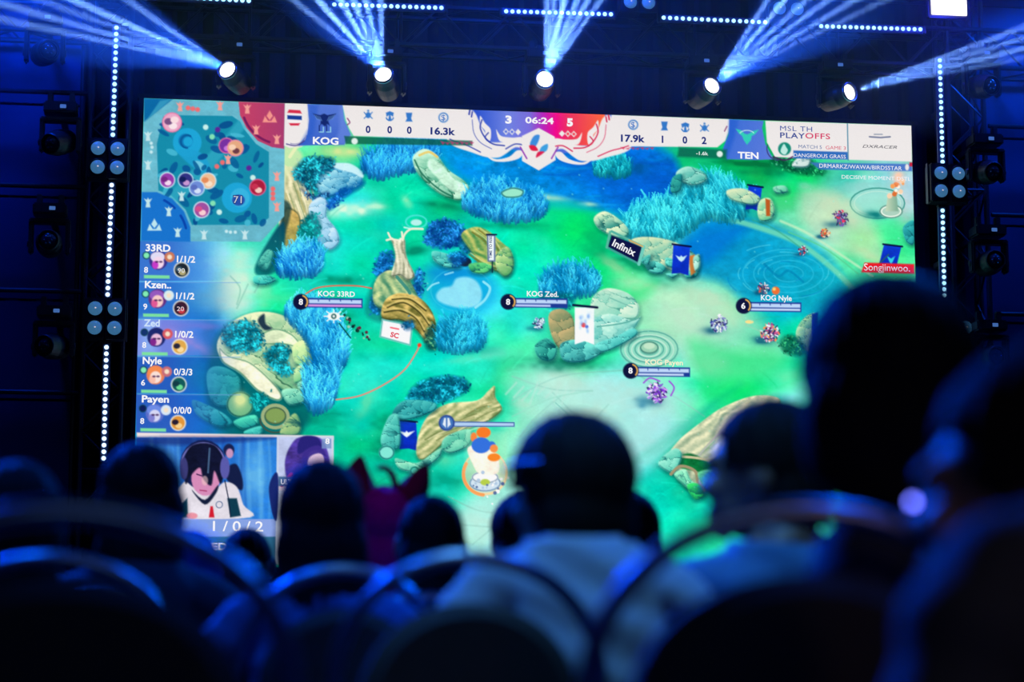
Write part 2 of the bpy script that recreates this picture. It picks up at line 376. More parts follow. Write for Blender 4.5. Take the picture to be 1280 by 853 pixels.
# ---- sand and pale patches, light streaks
for a in [(436,262,30,9,(225,235,210),.9,-8),(470,258,10,5,(205,235,205),.7,0),(508,252,8,5,(200,230,180),.6,50),(430,190,22,6,(205,215,150),.9,0),
 (296,350,22,26,(205,225,205),.85,0),(285,375,26,16,(195,220,205),.8,0),(300,322,14,8,(185,220,200),.7,-30),(690,247,18,4,(200,220,190),.8,5),
 (735,255,10,3,(170,215,190),.8,0),(765,330,22,7,(160,205,155),.7,35),(803,357,24,9,(190,215,180),.8,5),(880,372,30,13,(195,218,190),.75,20),
 (858,398,34,20,(185,222,205),.8,10),(905,395,24,10,(175,215,185),.7,20),(700,478,46,16,(195,218,195),.8,8),(760,500,55,22,(175,220,212),.85,-15),
 (655,505,16,9,(190,215,185),.6,30),(800,540,34,30,(165,218,220),.8,-30),(735,520,30,14,(200,222,195),.7,0),(890,455,20,12,(185,218,205),.7,0),
 (985,472,13,10,(170,235,215),.8,0),(975,500,12,8,(90,225,220),.8,0),(820,500,36,14,(180,215,205),.7,0),(600,655,22,22,(190,228,210),.85,0),
 (560,575,14,7,(110,200,160),.6,0),(457,505,7,22,(110,210,165),.7,30),(590,448,34,5,(120,215,185),.5,-10),(1050,262,34,16,(205,215,185),.8,25),
 (1095,200,30,10,(130,190,190),.7,0),(1090,235,44,10,(150,200,195),.6,0),(1085,318,20,6,(190,215,150),.6,30),(1130,255,10,26,(190,190,190),.5,0),
 (330,365,9,20,(180,220,160),.4,0),(620,440,30,8,(120,215,190),.5,0),(338,372,30,5,(90,215,160),.5,0),(1005,232,10,5,(120,200,170),.6,0),(975,255,20,14,(80,200,120),.5,0)]:
    blob(*a[:5], a=a[5], rot=a[6])
for a in [(430,350,24,6,(6,110,85),.8,0),(520,313,16,6,(5,105,85),.7,-10),(395,445,60,6,(8,120,100),.3,0),(560,258,30,5,(5,115,85),.7,8),(640,282,44,5,(5,120,90),.75,0),
 (745,300,24,22,(6,125,85),.6,35),(800,330,40,12,(5,120,80),.7,28),(800,210,14,8,(5,80,120),.6,0),(930,204,50,5,(6,100,60),.85,2),(1000,212,36,6,(6,110,60),.85,8),
 (610,178,70,6,(8,90,90),.4,0),(700,455,46,9,(8,110,85),.8,0),(575,435,36,7,(6,120,110),.6,0),(380,520,50,12,(8,115,95),.6,0),(478,545,14,30,(6,110,85),.6,0),
 (560,600,50,10,(12,130,105),.6,0),(890,545,60,14,(8,125,95),.7,-38),(860,605,20,40,(8,130,100),.5,-40),(330,545,60,8,(8,100,110),.7,0),(425,395,16,30,(5,110,70),.5,-30),
 (1080,370,30,10,(15,120,120),.4,0),(265,440,12,50,(5,90,140),.7,0),(950,215,40,5,(10,110,70),.6,0),(880,560,14,20,(5,110,85),.4,0),(430,215,50,6,(5,110,110),.4,0)]:
    blob(*a[:5], a=a[5], rot=a[6])
for i in range(150):     # brushed streaks that give the ground its painted look
    x = RNG.uniform(300, 1130); y = RNG.uniform(200, 660); L = RNG.uniform(8, 34); th = RNG.normal(-.2, .5)
    c = IMG[int(np.clip(cv((x, y))[1], 0, CH-1)), int(np.clip(cv((x, y))[0], 0, CW-1))].copy(); f = RNG.choice([.82, 1.12, 1.2])
    line([(x, y), (x+L*cos(th)*.5, y+L*sin(th)*.5-1.5), (x+L*cos(th), y+L*sin(th))], RNG.uniform(.8, 2.4), np.clip(c*f+(6 if f > 1 else 0), 0, 240), .35, True, soft=1.2)
for p in [[(700,495),(670,520),(650,545)],[(690,490),(720,520)],[(760,505),(735,530),(705,550)],[(800,470),(850,500),(880,520)],[(640,500),(700,470),(790,462)],[(845,420),(800,412),(760,430)],
          [(930,405),(960,420),(985,445)],[(640,470),(690,486),(740,488)],[(288,345),(300,360),(296,380)],[(310,355),(296,385)],[(330,345),(318,365)],[(560,620),(600,638),(640,640)],[(575,655),(640,660)],[(590,680),(620,655)]]:
    line(p, 1.6, (120,175,160), .6, True, soft=1)
for i in range(9): line([(645+i*9, 478+(i % 3)*5), (632+i*10, 492+(i % 4)*4)], 2.4, (195,220,205), .55, soft=1.2)
line([(640,520),(690,497),(740,488)], 2, (130,195,170), .5, True)
line([(690,505),(716,530)], 3.5, (160,210,200), .7); line([(694,503),(720,527)], 1.2, (70,150,140), .7)
line([(700,655),(760,600),(830,550),(890,505),(925,480)], 8, (20,160,135), .45, True, soft=5)
line([(700,660),(780,600),(850,545)], 4, (110,210,200), .45, True, soft=2)
# stone circle where the paths meet
circ(811, 436, 36, (130,200,180), ry=24, soft=4, a=.7)
for r in (10, 17, 25, 34): ring(811, 436, r*1.05, 1.6, (75,150,140), ry=r*.66, a=.7)
for r in (13, 21): ring(811, 437, r*1.05, 2, (190,220,205), ry=r*.66, a=.6)
circ(811, 434, 12, (150,195,170), ry=8, edge=(60,120,110)); circ(811, 432, 7, (185,215,190), ry=4)
# ground circle with little tower, upper right
circ(1096, 254, 34, (150,205,195), ry=19, soft=2, a=.6); ring(1096, 254, 34, 1.6, (60,140,130), ry=19); ring(1096, 254, 29, 1, (200,225,210), ry=15, a=.7)
blob(1090, 268, 13, 5, (15,110,110), .9)
circ(1113, 264, 15, (165,195,180), ry=9, edge=(80,130,120)); ring(1113, 264, 12, 1.4, (230,240,225), ry=6.5)
poly([(1106,264),(1109,244),(1120,244),(1122,264)], (190,205,180), sm=False, col2=(120,160,140), ang=0)
for i in range(14): circ(1119+RNG.normal(0, 4), 236+RNG.normal(0, 6), RNG.uniform(1.5, 3.5), [(225,150,90), (245,235,225), (200,110,60), (250,200,170)][i % 4], soft=.8)
blob(1122, 222, 7, 8, (255,190,160), .9)

# broad worn earth areas
poly([(1000,238),(1045,243),(1092,285),(1104,325),(1062,320),(1008,285)], (185,208,178), 9, .6, tex=.03)
poly([(790,372),(850,358),(925,380),(985,440),(950,472),(880,470),(820,420),(770,405)], (178,212,182), 12, .55, tex=.03)
poly([(640,468),(760,470),(870,492),(840,560),(740,620),(690,660),(600,690),(570,650),(640,560)], (168,215,208), 14, .5, tex=.03)
poly([(745,350),(775,362),(820,352),(800,375),(760,372)], (20,205,105), 8, .4); poly([(860,425),(930,440),(1000,445),(1000,480),(940,500),(890,500)], (25,200,105), 10, .45)
poly([(640,262),(720,258),(755,290),(740,320),(690,300)], (15,205,115), 10, .35)
circ(811, 436, 36, (150,205,185), ry=24, soft=4, a=.6)
for r in (10, 17, 25, 34): ring(811, 436, r*1.05, 1.6, (75,150,140), ry=r*.66, a=.7)
for r in (13, 21, 29): ring(811, 437, r*1.05, 1.6, (200,225,210), ry=r*.66, a=.6)
circ(811, 434, 12, (150,195,170), ry=8, edge=(60,120,110)); circ(811, 432, 7, (185,215,190), ry=4)
# ---- heart shaped pool
circ(576, 362, 44, (25,155,200), ry=32, soft=10, a=.8); circ(560, 340, 30, (20,120,190), ry=12, soft=9, a=.6); ring(576, 362, 38, 1.4, (70,190,215), ry=27, a=.5)
poly([(545,368),(552,360),(564,357),(570,348),(584,346),(596,352),(602,366),(598,380),(582,385),(562,382),(548,376)], (140,210,228), 2, 1, tex=.05)
line([(604,352),(612,360),(606,374),(594,384)], 3, (165,225,235), .8, True); line([(534,362),(540,356),(548,353)], 2, (170,225,235), .8, True); line([(556,343),(566,340)], 2, (170,225,235), .7)
circ(520, 278, 7, (175,225,220), ry=4); ring(520, 277, 13, 2, (90,210,205), ry=8, a=.8); line([(505,284),(514,286),(528,286)], 2, (190,235,225), .9)

# ---- left cliff, rocks and shrubs
trunk([(350,318),(350,215),(360,208),(376,214),(386,240),(394,262),(384,272),(372,290),(366,310)], 68, (242,232,195), (150,155,115), (60,75,55), .9)
for i in range(16):
    x = RNG.uniform(356, 384); y = RNG.uniform(215, 262); line([(x, y), (x+5, y+14), (x+8, y+26)], RNG.uniform(1, 2.2), [(240,232,200), (120,140,95), (170,165,110)][i % 3], .7, True)
poly([(355,262),(372,265),(376,282),(370,308),(354,312)], (215,175,100), 2.0, .85, col2=(110,115,55), tex=.3, edge=(60,70,40))
poly([(352,300),(364,262),(356,250),(351,256)], (30,60,60), 2, .8)
poly([(318,336),(336,300),(355,278),(352,330),(330,345)], (15,70,90), 2, .95, col2=(20,110,110)); rock([(322,330),(334,312),(342,318),(334,338)], (110,200,180), (30,120,120), 3)
rock([(318,345),(336,344),(345,350),(332,356),(318,354)], (90,205,190), (20,130,130), 4)
rock([(393,212),(412,204),(436,206),(452,220),(450,232),(430,240),(408,246),(396,236)], (165,215,225), (30,120,170), 14, (15,80,120))
poly([(415,206),(436,204),(452,214),(453,222),(440,216),(424,212)], (200,230,235), 1.2, .9)
leaves([(366,212),(380,198),(402,196),(418,200),(412,214),(398,224),(396,240),(384,236),(372,226)], 260, (6,80,115), (60,205,215))
leaves([(376,236),(392,244),(410,240),(404,252),(392,250)], 70, (15,50,110), (90,170,215), 1.8)
rock([(386,258),(400,246),(410,254),(408,270),(420,286),(424,302),(412,312),(396,300),(390,282)], (185,215,235), (85,160,185), 8, (60,110,140))
leaves([(374,284),(388,266),(400,276),(398,296),(384,304),(374,296)], 120, (10,110,120), (45,190,185))
leaves([(410,250),(430,236),(440,238),(424,252),(412,262)], 60, (15,80,180), (60,150,225), 2)
poly([(425,238),(450,226),(456,230),(440,242),(428,246)], (12,90,150), 3, .6)
grass([(346,334),(356,316),(376,306),(398,312),(404,330),(394,342),(372,346),(352,344)], 420, 20, (10,95,180), (80,195,245))
grass([(452,212),(458,196),(480,184),(520,172),(545,176),(548,196),(528,210),(500,216),(470,222)], 700, 22, (10,90,175), (60,175,235))
poly([(352,182),(364,180),(378,196),(362,216),(352,230)], (205,215,170), 3, .8); line([(362,196),(370,184),(376,182)], 4, (225,225,180), .8)
# ---- fallen trunk
rock([(516,196),(530,186),(546,194),(560,212),(580,226),(586,238),(576,250),(556,246),(536,232),(520,214)], (185,225,200), (55,140,110), 12, (15,80,60))
poly([(538,198),(552,206),(566,222),(582,232),(578,244),(560,236),(546,222),(534,208)], (195,228,205), 1.5, .9, tex=.2)
line([(518,200),(528,218),(548,236),(566,246)], 2, (10,80,60), .7, True); line([(524,194),(536,190),(546,196)], 3, (215,190,110), .9, True)
grass([(578,256),(590,236),(612,228),(640,232),(672,244),(685,258),(672,272),(640,276),(606,272)], 760, 20, (10,105,180), (70,185,235))
poly([(626,240),(640,234),(654,238),(650,246),(632,247)], (150,215,190), 1.2, 1, edge=(40,110,110))
grass([(742,215),(750,196),(775,194),(788,204),(786,218),(762,222)], 240, 16, (12,125,150), (50,195,200))
# ---- rock and shrub above pool
leaves([(530,300),(536,282),(554,274),(574,280),(582,292),(574,306),(556,310),(540,308)], 330, (15,70,150), (55,150,225))
leaves([(574,306),(586,298),(598,304),(596,314),(582,316)], 80, (15,100,150), (60,170,215))
trunk([(576,294),(590,284),(606,286),(624,300),(640,318),(636,344),(622,340),(600,332),(590,316)], 38, (200,195,115), (45,120,70), (35,80,50), .8)
for p in [[(590,290),(606,302),(618,322)],[(598,287),(616,302),(626,320)],[(586,318),(604,330),(622,336)]]: line(p, 2, (110,110,50), .8, True); line([(x+2, y-2) for x, y in p], 1.4, (215,205,140), .7, True)
rock([(540,314),(556,316),(572,324),(574,334),(556,334),(542,326)], (120,215,200), (20,120,130), 5)
circ(581, 327, 8, (25,40,60), ry=6); leaves([(560,320),(576,314),(584,322),(570,334)], 40, (15,80,160), (50,160,215), 1.8)
rock([(586,330),(604,328),(616,334),(606,342),(590,340)], (110,205,130), (40,140,90), 4)
rock([(620,318),(634,308),(642,324),(640,340),(630,346),(620,334)], (190,215,150), (50,130,80), 5)
poly([(608,293),(619,293),(619,327),(609,327)], (225,235,245), .8, sm=False, edge=(60,80,120)); line([(608,293),(620,293)], 2, (20,30,60)); line([(615,327),(615,340)], 1.5, (15,40,60))
# ---- central twisted tree
poly([(456,392),(462,360),(478,336),(500,332),(514,348),(520,372),(528,386),(512,400),(480,404)], (25,115,110), 3, .6)
leaves([(468,338),(474,320),(488,314),(493,324),(484,340),(474,346)], 120, (15,80,150), (50,150,225))
leaves([(462,384),(468,366),(478,364),(482,378),(472,392)], 90, (15,90,150), (50,160,225))
leaves([(516,352),(522,336),(528,344),(526,372),(518,368)], 80, (15,80,150), (60,160,230))
trunk([(466,362),(472,346),(484,338),(496,340),(510,348),(520,366),(528,384),(500,384),(484,388),(468,380)], 60, (215,220,160), (55,120,95), (25,65,55), .7)
trunk([(476,392),(482,374),(500,366),(524,372),(540,390),(545,412),(534,426),(518,410),(500,400),(482,400)], 32, (225,195,120), (75,80,35), (35,45,30), .55)
for p in [[(484,384),(504,378),(524,390),(536,406)],[(480,390),(500,388),(520,398),(530,414)],[(490,374),(512,374),(532,388)]]: line(p, 2, (60,60,30), .8, True); line([(x, y-2.5) for x, y in p], 2, (215,195,125), .7, True)
trunk([(489,344),(494,322),(491,306),(488,298),(496,300),(501,297),(506,300),(507,316),(511,328),(518,344),(510,350),(500,344)], 85, (240,235,210), (130,135,110), (70,85,75), 1.2)
for p in [[(497,300),(489,298),(485,291)],[(490,298),(483,300)],[(503,300),(506,292),(514,286),(528,286)],[(503,298),(502,290)]]: line(p, 2.4, (225,222,200), 1, True)
line([(503,318),(508,332),(514,342)], 3, (205,205,180), .9, True); line([(496,346),(508,360),(512,366)], 4, (60,130,120), .9, True)
poly([(477,398),(516,406),(513,432),(474,421)], (232,232,240), .8, sm=False, edge=(90,170,160)); line([(488,409),(498,411)], 1.6, (230,80,90)); 
leaves([(530,420),(540,404),(546,416),(544,436),(534,436)], 50, (20,80,80), (110,180,130), 1.8)
leaves([(502,404),(514,400),(518,408),(508,412)], 30, (15,90,140), (60,160,215), 1.8)
grass([(545,425),(550,402),(576,394),(602,402),(608,420),(600,436),(570,440),(550,436)], 420, 17, (15,125,170), (55,185,220))
# ---- big rock lower left with blue grass
poly([(262,520),(258,470),(268,425),(290,402),(330,390),(366,398),(388,430),(392,480),(384,530),(350,545),(290,545)], (12,90,95), 5, .8)
rock([(258,470),(266,458),(284,460),(300,474),(298,500),(280,508),(264,500)], (60,165,165), (15,95,110), 4)
rock([(272,426),(290,402),(318,390),(348,392),(372,406),(388,438),(388,470),(368,492),(340,478),(300,452),(276,446)], (215,225,185), (110,170,130), 12, (40,90,70))
poly([(274,434),(286,444),(312,452),(336,472),(352,492),(346,500),(322,488),(300,466),(278,452)], (232,232,205), 1.5, 1, tex=.15, edge=(110,150,120))
poly([(322,420),(344,410),(366,418),(376,434),(352,430),(328,430)], (225,235,200), 1.2, .9, tex=.15, edge=(90,140,110))
leaves([(276,418),(290,404),(312,402),(328,416),(324,436),(306,440),(286,436)], 330, (6,95,120), (50,200,215))
leaves([(330,442),(346,430),(362,436),(360,452),(366,464),(354,470),(338,458)], 190, (6,100,120), (50,200,215))
rock([(366,432),(380,426),(386,446),(378,458),(368,452)], (205,230,170), (90,170,120), 3); rock([(368,462),(378,456),(378,474),(368,478)], (215,235,180), (100,180,130), 2)
for q in [[(380,462),(390,458),(392,466),(382,468)],[(372,478),(388,472),(392,484),(376,488)],[(352,488),(372,486),(382,500),(362,506)]]: rock(q, (150,220,190), (40,130,120), 3)
circ(300, 505, 17, (110,170,130), ry=16, soft=1.2, edge=(30,90,80)); blob(300, 500, 8, 9, (225,225,160), .8)
rock([(240,500),(256,504),(282,518),(290,530),(270,532),(246,518)], (80,200,190), (20,120,130), 5)
rock([(292,526),(318,518),(322,530),(304,536)], (90,210,180), (30,130,130), 3); rock([(306,538),(326,532),(326,543),(308,543)], (90,205,190), (30,130,130), 2)
leaves([(312,500),(326,490),(336,500),(326,514)], 80, (10,120,130), (40,190,190))
circ(344, 519, 14, (125,150,90), ry=11, edge=(70,90,70)); ring(344, 520, 16, 4, (150,165,125), ry=14); ring(344, 523, 19, 2, (60,80,70), ry=17, t0=0, t1=180)
rock([(352,534),(368,516),(376,530),(372,543),(352,543)], (180,200,140), (90,150,110), 3)
grass([(356,392),(372,376),(398,378),(420,392),(432,420),(434,448),(424,468),(418,500),(400,514),(384,508),(380,470),(392,450),(380,420)], 1300, 22, (12,110,180), (80,200,245))
poly([(322,400),(330,392),(332,404),(340,410),(330,412)], (20,40,60), 1.5, .9)
# unit and eye mark under the first name
for i in range(22): circ(430+i*1.5+RNG.normal(0, 2), 397+i*1.3+RNG.normal(0, 2.5), RNG.uniform(.8, 2.2), [(20,60,50), (90,40,60), (150,190,170), (15,40,45)][i % 4], soft=.7)
line([(424,404),(438,422)], 1.6, (15,80,70))
circ(417, 395, 8, (240,240,235), ry=5); circ(417, 395, 3.4, (40,90,90)); circ(417, 395, 1.5, (240,240,235))
for t in range(0, 360, 45): line([(417+8*cos(radians(t)), 395+5*sin(radians(t))), (417+12*cos(radians(t)), 395+8*sin(radians(t)))], 1.3, (240,240,235))
line([(382,367),(395,360),(415,357),(445,357),(464,360)], 1.5, (235,90,70), .9, True); line([(420,499),(450,494),(480,480),(505,462),(520,440),(524,430)], 1.6, (230,125,110), .95, True); circ(524, 431, 2.5, (225,70,50))
circ(324+0, 348, 2, (150,220,180), a=.3)
# ---- shore wall with grass, centre right
grass([(776,290),(786,266),(812,254),(838,246),(860,228),(884,220),(910,228),(936,242),(932,268),(908,276),(884,272),(862,288),(836,300),(806,302)], 1500, 23, (15,135,165), (75,215,225))
rock([(742,272),(756,264),(776,276),(786,290),(776,298),(758,292),(746,284)], (205,225,190), (50,150,140), 7, (15,80,80))
rock([(786,304),(802,296),(836,300),(866,316),(872,336),(856,344),(826,334),(806,326)], (205,218,180), (60,160,150), 10, (15,80,80))
for q in [[(806,330),(818,326),(832,334),(826,342),(812,340)],[(832,322),(844,326),(842,334),(832,332)],[(800,326),(812,318),(810,332)],[(832,342),(846,342),(840,348)],[(856,340),(872,338),(870,346),(858,348)]]: rock(q, (110,210,195), (25,120,120), 3, (10,60,70))
poly([(860,320),(868,318),(869,340),(863,344)], (190,120,60), 1, sm=False); rock([(866,322),(874,318),(874,334),(868,338)], (180,225,210), (80,170,150), 2)
poly([(764,294),(802,308),(800,330),(759,308)], (20,24,66), .8, sm=False); line([(764,289),(803,308)], 3, (85,165,150)); line([(758,309),(797,329)], 2.5, (70,150,140)); line([(762,290),(758,309)], 3, (90,170,150)); line([(804,308),(798,330)], 4, (110,190,175)); line([(786,300),(803,308)], 1.5, (220,160,90))
for (x, y, sw, sh, sl) in [(841,306,21,38,-2),(935,232,17,32,-4),(497,525,23,38,2),(1104,306,22,26,-6)]:
    poly([(x, y), (x+sw, y+2), (x+sw+sl, y+sh), (x+sw*.5+sl, y+sh-3), (x+sl, y+sh-2)], (25,65,190), .8, sm=False, col2=(20,45,165), tex=.12); line([(x-1, y-1), (x+sw+1, y+2)], 2.4, (15,20,60))
for (x, y, s, c) in [(851,322,7,(190,220,240)),(508,541,10,(225,235,245))]:
    poly([(x-s, y-3), (x-2, y-1), (x, y-3), (x+2, y-1), (x+s, y-3), (x+3, y+3), (x, y+5), (x-3, y+3)], c, .8, sm=False)
for (x, y) in [(943,248),(1113,324)]: poly([(x-5, y-4), (x, y-1), (x+5, y-4), (x+2, y+3), (x, y+6), (x-2, y+3)], (60,190,210), .8, sm=False)
rock([(845,215),(860,208),(880,216),(882,226),(866,232),(848,226)], (170,220,205), (50,150,140), 5); rock([(908,238),(930,236),(950,248),(940,256),(914,250)], (195,215,180), (90,170,150), 4)
rock([(950,250),(962,248),(968,262),(964,274),(950,276),(946,262)], (200,225,180), (70,170,130), 3); poly([(956,248),(962,250),(962,270),(957,270)], (170,90,40), 1, sm=False)
rock([(840,222),(852,218),(850,238),(838,240)], (60,160,150), (20,100,110), 3); rock([(966,234),(980,232),(984,240),(970,242)], (150,215,190), (80,180,140), 2)
leaves([(962,198),(996,196),(1024,206),(1030,216),(1000,218),(972,208)], 120, (10,90,60), (60,190,120), 1.8)
rock([(1000,195),(1012,193),(1010,208),(992,209),(990,204)], (215,225,225), (170,200,190), 1)
# ---- boulders with white banner, centre
grass([(674,360),(684,340),(706,332),(738,336),(750,350),(742,366),(712,372),(684,372)], 480, 18, (10,115,170), (65,190,230))
leaves([(672,372),(690,366),(716,368),(714,384),(690,386)], 70, (10,120,140), (50,190,190))
rock([(740,372),(758,360),(784,366),(798,382),(794,398),(770,398),(748,404),(738,394)], (200,225,205), (110,190,170), 5, (60,130,120))
rock([(736,404),(760,392),(790,400),(800,396),(788,416),(764,428),(740,436)], (190,230,215), (70,165,160), 5, (50,120,120))
rock([(686,392),(702,386),(716,398),(718,428),(700,436),(688,416)], (180,165,120), (90,120,90), 5, (60,80,60))
rock([(700,430),(720,424),(740,430),(752,440),(730,452),(704,450)], (110,205,195), (25,110,120), 7, (15,70,80)); rock([(668,432),(684,422),(696,436),(690,450),(674,448)], (80,190,170), (20,100,100), 5)
rock([(744,430),(770,420),(790,410),(796,418),(774,432),(752,440)], (120,215,205), (40,140,140), 5)
line([(762,372),(790,384)], 1.6, (120,180,165)); line([(746,408),(776,404),(796,398)], 1.6, (90,160,150), 1, True)
poly([(718,384),(742,384),(742,430),(730,426),(718,430)], (225,235,248), .8, sm=False, col2=(245,245,250), tex=.05); line([(716,381),(746,384)], 3, (20,30,60)); circ(729, 406, 3, (225,70,70)); circ(733, 408, 2, (60,90,180))
for i in range(10): blob(722+RNG.uniform(0, 18), 395+RNG.uniform(0, 20), 2, 3, [(90,140,200), (160,190,225)][i % 2], .6)
# ---- dead trunk island, lower centre
leaves([(508,502),(520,480),(550,470),(578,472),(586,486),(560,500),(530,506)], 330, (8,85,120), (45,185,205))
trunk([(520,566),(524,540),(536,518),(560,504),(596,500),(610,488),(618,482),(619,496),(627,512),(606,528),(584,534),(552,556),(530,574)], -32, (225,218,170), (110,130,80), (70,90,60), .9)
for i in range(18):
    x = RNG.uniform(530, 600); y = 570-(x-520)*.62+RNG.uniform(-16, 10); line([(x, y), (x+14, y-8), (x+26, y-12)], RNG.uniform(1, 2), [(105,115,70), (225,220,180), (150,150,100)][i % 3], .6, True)
rock([(490,516),(505,500),(540,502),(544,512),(520,522),(500,524)], (90,190,185), (25,120,130), 7)
rock([(476,545),(486,520),(498,520),(500,556),(488,562),(478,558)], (110,205,190), (30,130,130), 6); circ(483, 565, 10, (130,215,200), ry=9, edge=(30,110,110))
rock([(494,572),(520,578),(540,566),(552,560),(548,572),(524,588),(500,586)], (150,220,190), (50,150,135), 6)
rock([(552,560),(556,546),(580,536),(590,540),(586,556),(564,566)], (140,215,185), (50,150,130), 4); circ(518, 588, 6, (90,200,180), edge=(30,110,100))
# ---- orange unit on a pedestal
circ(606, 592, 28, (235,215,180), ry=27, soft=2, a=.55); ring(606, 590, 27, 2.5, (245,200,150), ry=27, a=.8); ring(606, 592, 27, 4, (250,150,90), ry=26, t0=95, t1=210, a=.9)
poly([(581,540),(634,540),(634,590),(581,590)], (190,225,190), 3, .25, sm=False)
circ(606, 603, 20, (200,215,225), ry=11, edge=(110,140,170)); circ(606, 596, 17, (235,235,235), ry=8, edge=(130,150,170)); circ(606, 602, 6, (170,190,80), ry=4)
poly([(584,560),(598,556),(620,568),(622,590),(600,592),(590,578)], (245,230,215), 1.2, 1, tex=.1)
circ(604, 540, 9, (245,120,50), ry=7); circ(592, 546, 4, (245,130,70), ry=6); circ(601, 556, 12, (60,110,200), ry=10); circ(614, 556, 5, (60,110,200)); circ(617, 571, 8, (250,130,50), ry=5); circ(617, 560, 5, (250,140,80))
for i in range(20): circ(606+RNG.normal(0, 12), 604+RNG.normal(0, 7), RNG.uniform(1, 2.5), [(90,110,150), (250,250,250), (170,190,210)][i % 3], soft=.7)
# ---- hollow log, lower right
trunk([(836,574),(846,552),(872,530),(904,508),(944,494),(975,500),(960,530),(914,596),(896,606),(860,610)], -42, (228,225,190), (125,150,125), (50,110,80), .7)
for i in range(20):
    x = RNG.uniform(858, 900); y = 605-(x-840)*1.1; line([(x, y), (x+14, y-16), (x+30, y-30)], RNG.uniform(1, 2.4), [(165,150,160), (190,195,180), (90,150,110)][i % 3], .6, True)
poly([(846,572),(862,566),(884,576),(900,580),(896,596),(868,588),(850,584)], (20,110,60), 1.5, 1, tex=.3); line([(850,570),(872,572),(898,578)], 3, (190,185,150), 1, True)
rock([(822,578),(842,560),(852,568),(844,590),(836,590)], (140,215,195), (50,160,140), 3); rock([(842,592),(856,586),(864,600),(880,612),(872,618),(852,604)], (150,225,190), (50,160,130), 5)
line([(838,592),(850,582),(868,588),(872,604),(880,612)], 3.5, (150,140,110), 1, True); rock([(858,606),(872,604),(880,618),(868,624)], (60,200,110), (20,130,80), 3); rock([(872,590),(896,588),(896,612),(880,608)], (110,200,150), (30,120,90), 4)
# ---- right edge and remaining bits
rock([(1000,402),(1012,392),(1020,396),(1016,440),(998,430),(994,416)], (170,215,170), (60,150,120), 5); poly([(1014,392),(1022,390),(1020,420),(1014,420)], (25,60,130), 1, sm=False)
rock([(1128,284),(1142,276),(1142,304),(1132,302)], (60,170,170), (20,100,110), 3)
leaves([(975,425),(990,418),(1005,432),(1000,444),(980,440)], 90, (10,90,70), (70,180,120), 1.8)
line([(1092,335),(1110,318)], 1.5, (40,90,90)); poly([(1080,328),(1142,330),(1142,342),(1076,340)], (220,35,40), 1.2, sm=False)
figure(1050, 272, 15, [(245,245,250), (225,60,90), (120,80,170), (180,200,215), (60,60,110)], 34)
figure(1031, 291, 9, [(230,60,50), (250,220,200), (240,150,70)], 18); figure(1003, 313, 9, [(235,235,245), (225,50,50), (80,90,140)], 18)
figure(898, 404, 16, [(90,110,190), (200,210,235), (130,130,190), (60,70,150), (240,240,245)], 40); figure(954, 360, 11, [(240,240,245), (50,70,140), (230,90,70)], 20)
figure(962, 415, 18, [(250,235,235), (200,90,140), (240,140,90), (70,50,110), (230,230,245)], 46); figure(820, 491, 19, [(170,110,220), (110,60,180), (230,220,245), (140,70,200), (200,150,235)], 50)
figure(674, 404, 12, [(240,245,250), (190,200,235), (120,130,180)], 26); circ(969, 363, 5, (215,110,60)); circ(967, 361, 2, (250,200,120)); circ(936, 402, 5, (255,210,140), ry=2)
line([(804,478),(812,472),(824,476)], 2, (150,80,200), .9, True); line([(836,476),(842,484),(838,494)], 2, (150,80,200), .9, True); blob(803, 503, 7, 7, (60,130,160), .7)

g_ = IMG.mean(-1, keepdims=True); IMG[:] = np.clip(g_+(IMG-g_)*1.10, 0, 255); IMG[:] = np.clip((IMG-120)*1.10+126, 2, 250)
for _ in range(220):     # fine light flecks and strokes over the whole map
    x = RNG.uniform(300, 1130); y = RNG.uniform(190, 690); circ(x, y, RNG.uniform(.5, 1.1), (150,240,220), soft=.8, a=.5)
# ---- health bars
def bar(x0, x1, y, lead=True, fill=(190,215,250), low=(225,150,225), split=1.0, slope=.012):
    f = lambda x: y+(x-x0)*slope
    poly([(x0, f(x0)-6), (x1, f(x1)-6), (x1, f(x1)+6), (x0, f(x0)+6)], (30,60,150), .7, sm=False)
    poly([(x0, f(x0)-4), (x1-1.5, f(x1)-4), (x1-1.5, f(x1)+.6), (x0, f(x0)+.6)], fill, .7, sm=False)
    xs = x0+(x1-x0)*split-1.5
    poly([(x0, f(x0)+2), (xs, f(xs)+2), (xs, f(xs)+4.6), (x0, f(x0)+4.6)], low, .7, sm=False)
    for k in range(1, 5): line([(x0+(x1-x0)*k/5, f(x0)-4), (x0+(x1-x0)*k/5, f(x0)-2)], 1, (30,60,150))
def lead(x, y, r=10, c=(15,20,60)): circ(x, y, r, c); ring(x, y, r-2, 1.8, (235,180,90), t0=-70, t1=40)
bar(384, 453, 378); lead(376, 377); bar(643, 709, 378, low=(190,205,250), split=.7); lead(635, 377); bar(796, 862, 464, low=(200,220,255), split=.9); lead(788, 463); bar(936, 1001, 383, low=(200,220,250)); lead(929, 382)
poly([(566,526),(643,527),(643,533),(566,533)], (180,210,245), .7, sm=False, edge=(40,70,150), ew=1.4); circ(558, 528, 10, (40,70,150)); circ(558, 528, 8, (70,120,190)); poly([(555,522),(553,530),(557,534),(557,522)], (230,240,250), .7, sm=False); poly([(561,522),(563,530),(559,534),(559,522)], (230,240,250), .7, sm=False)

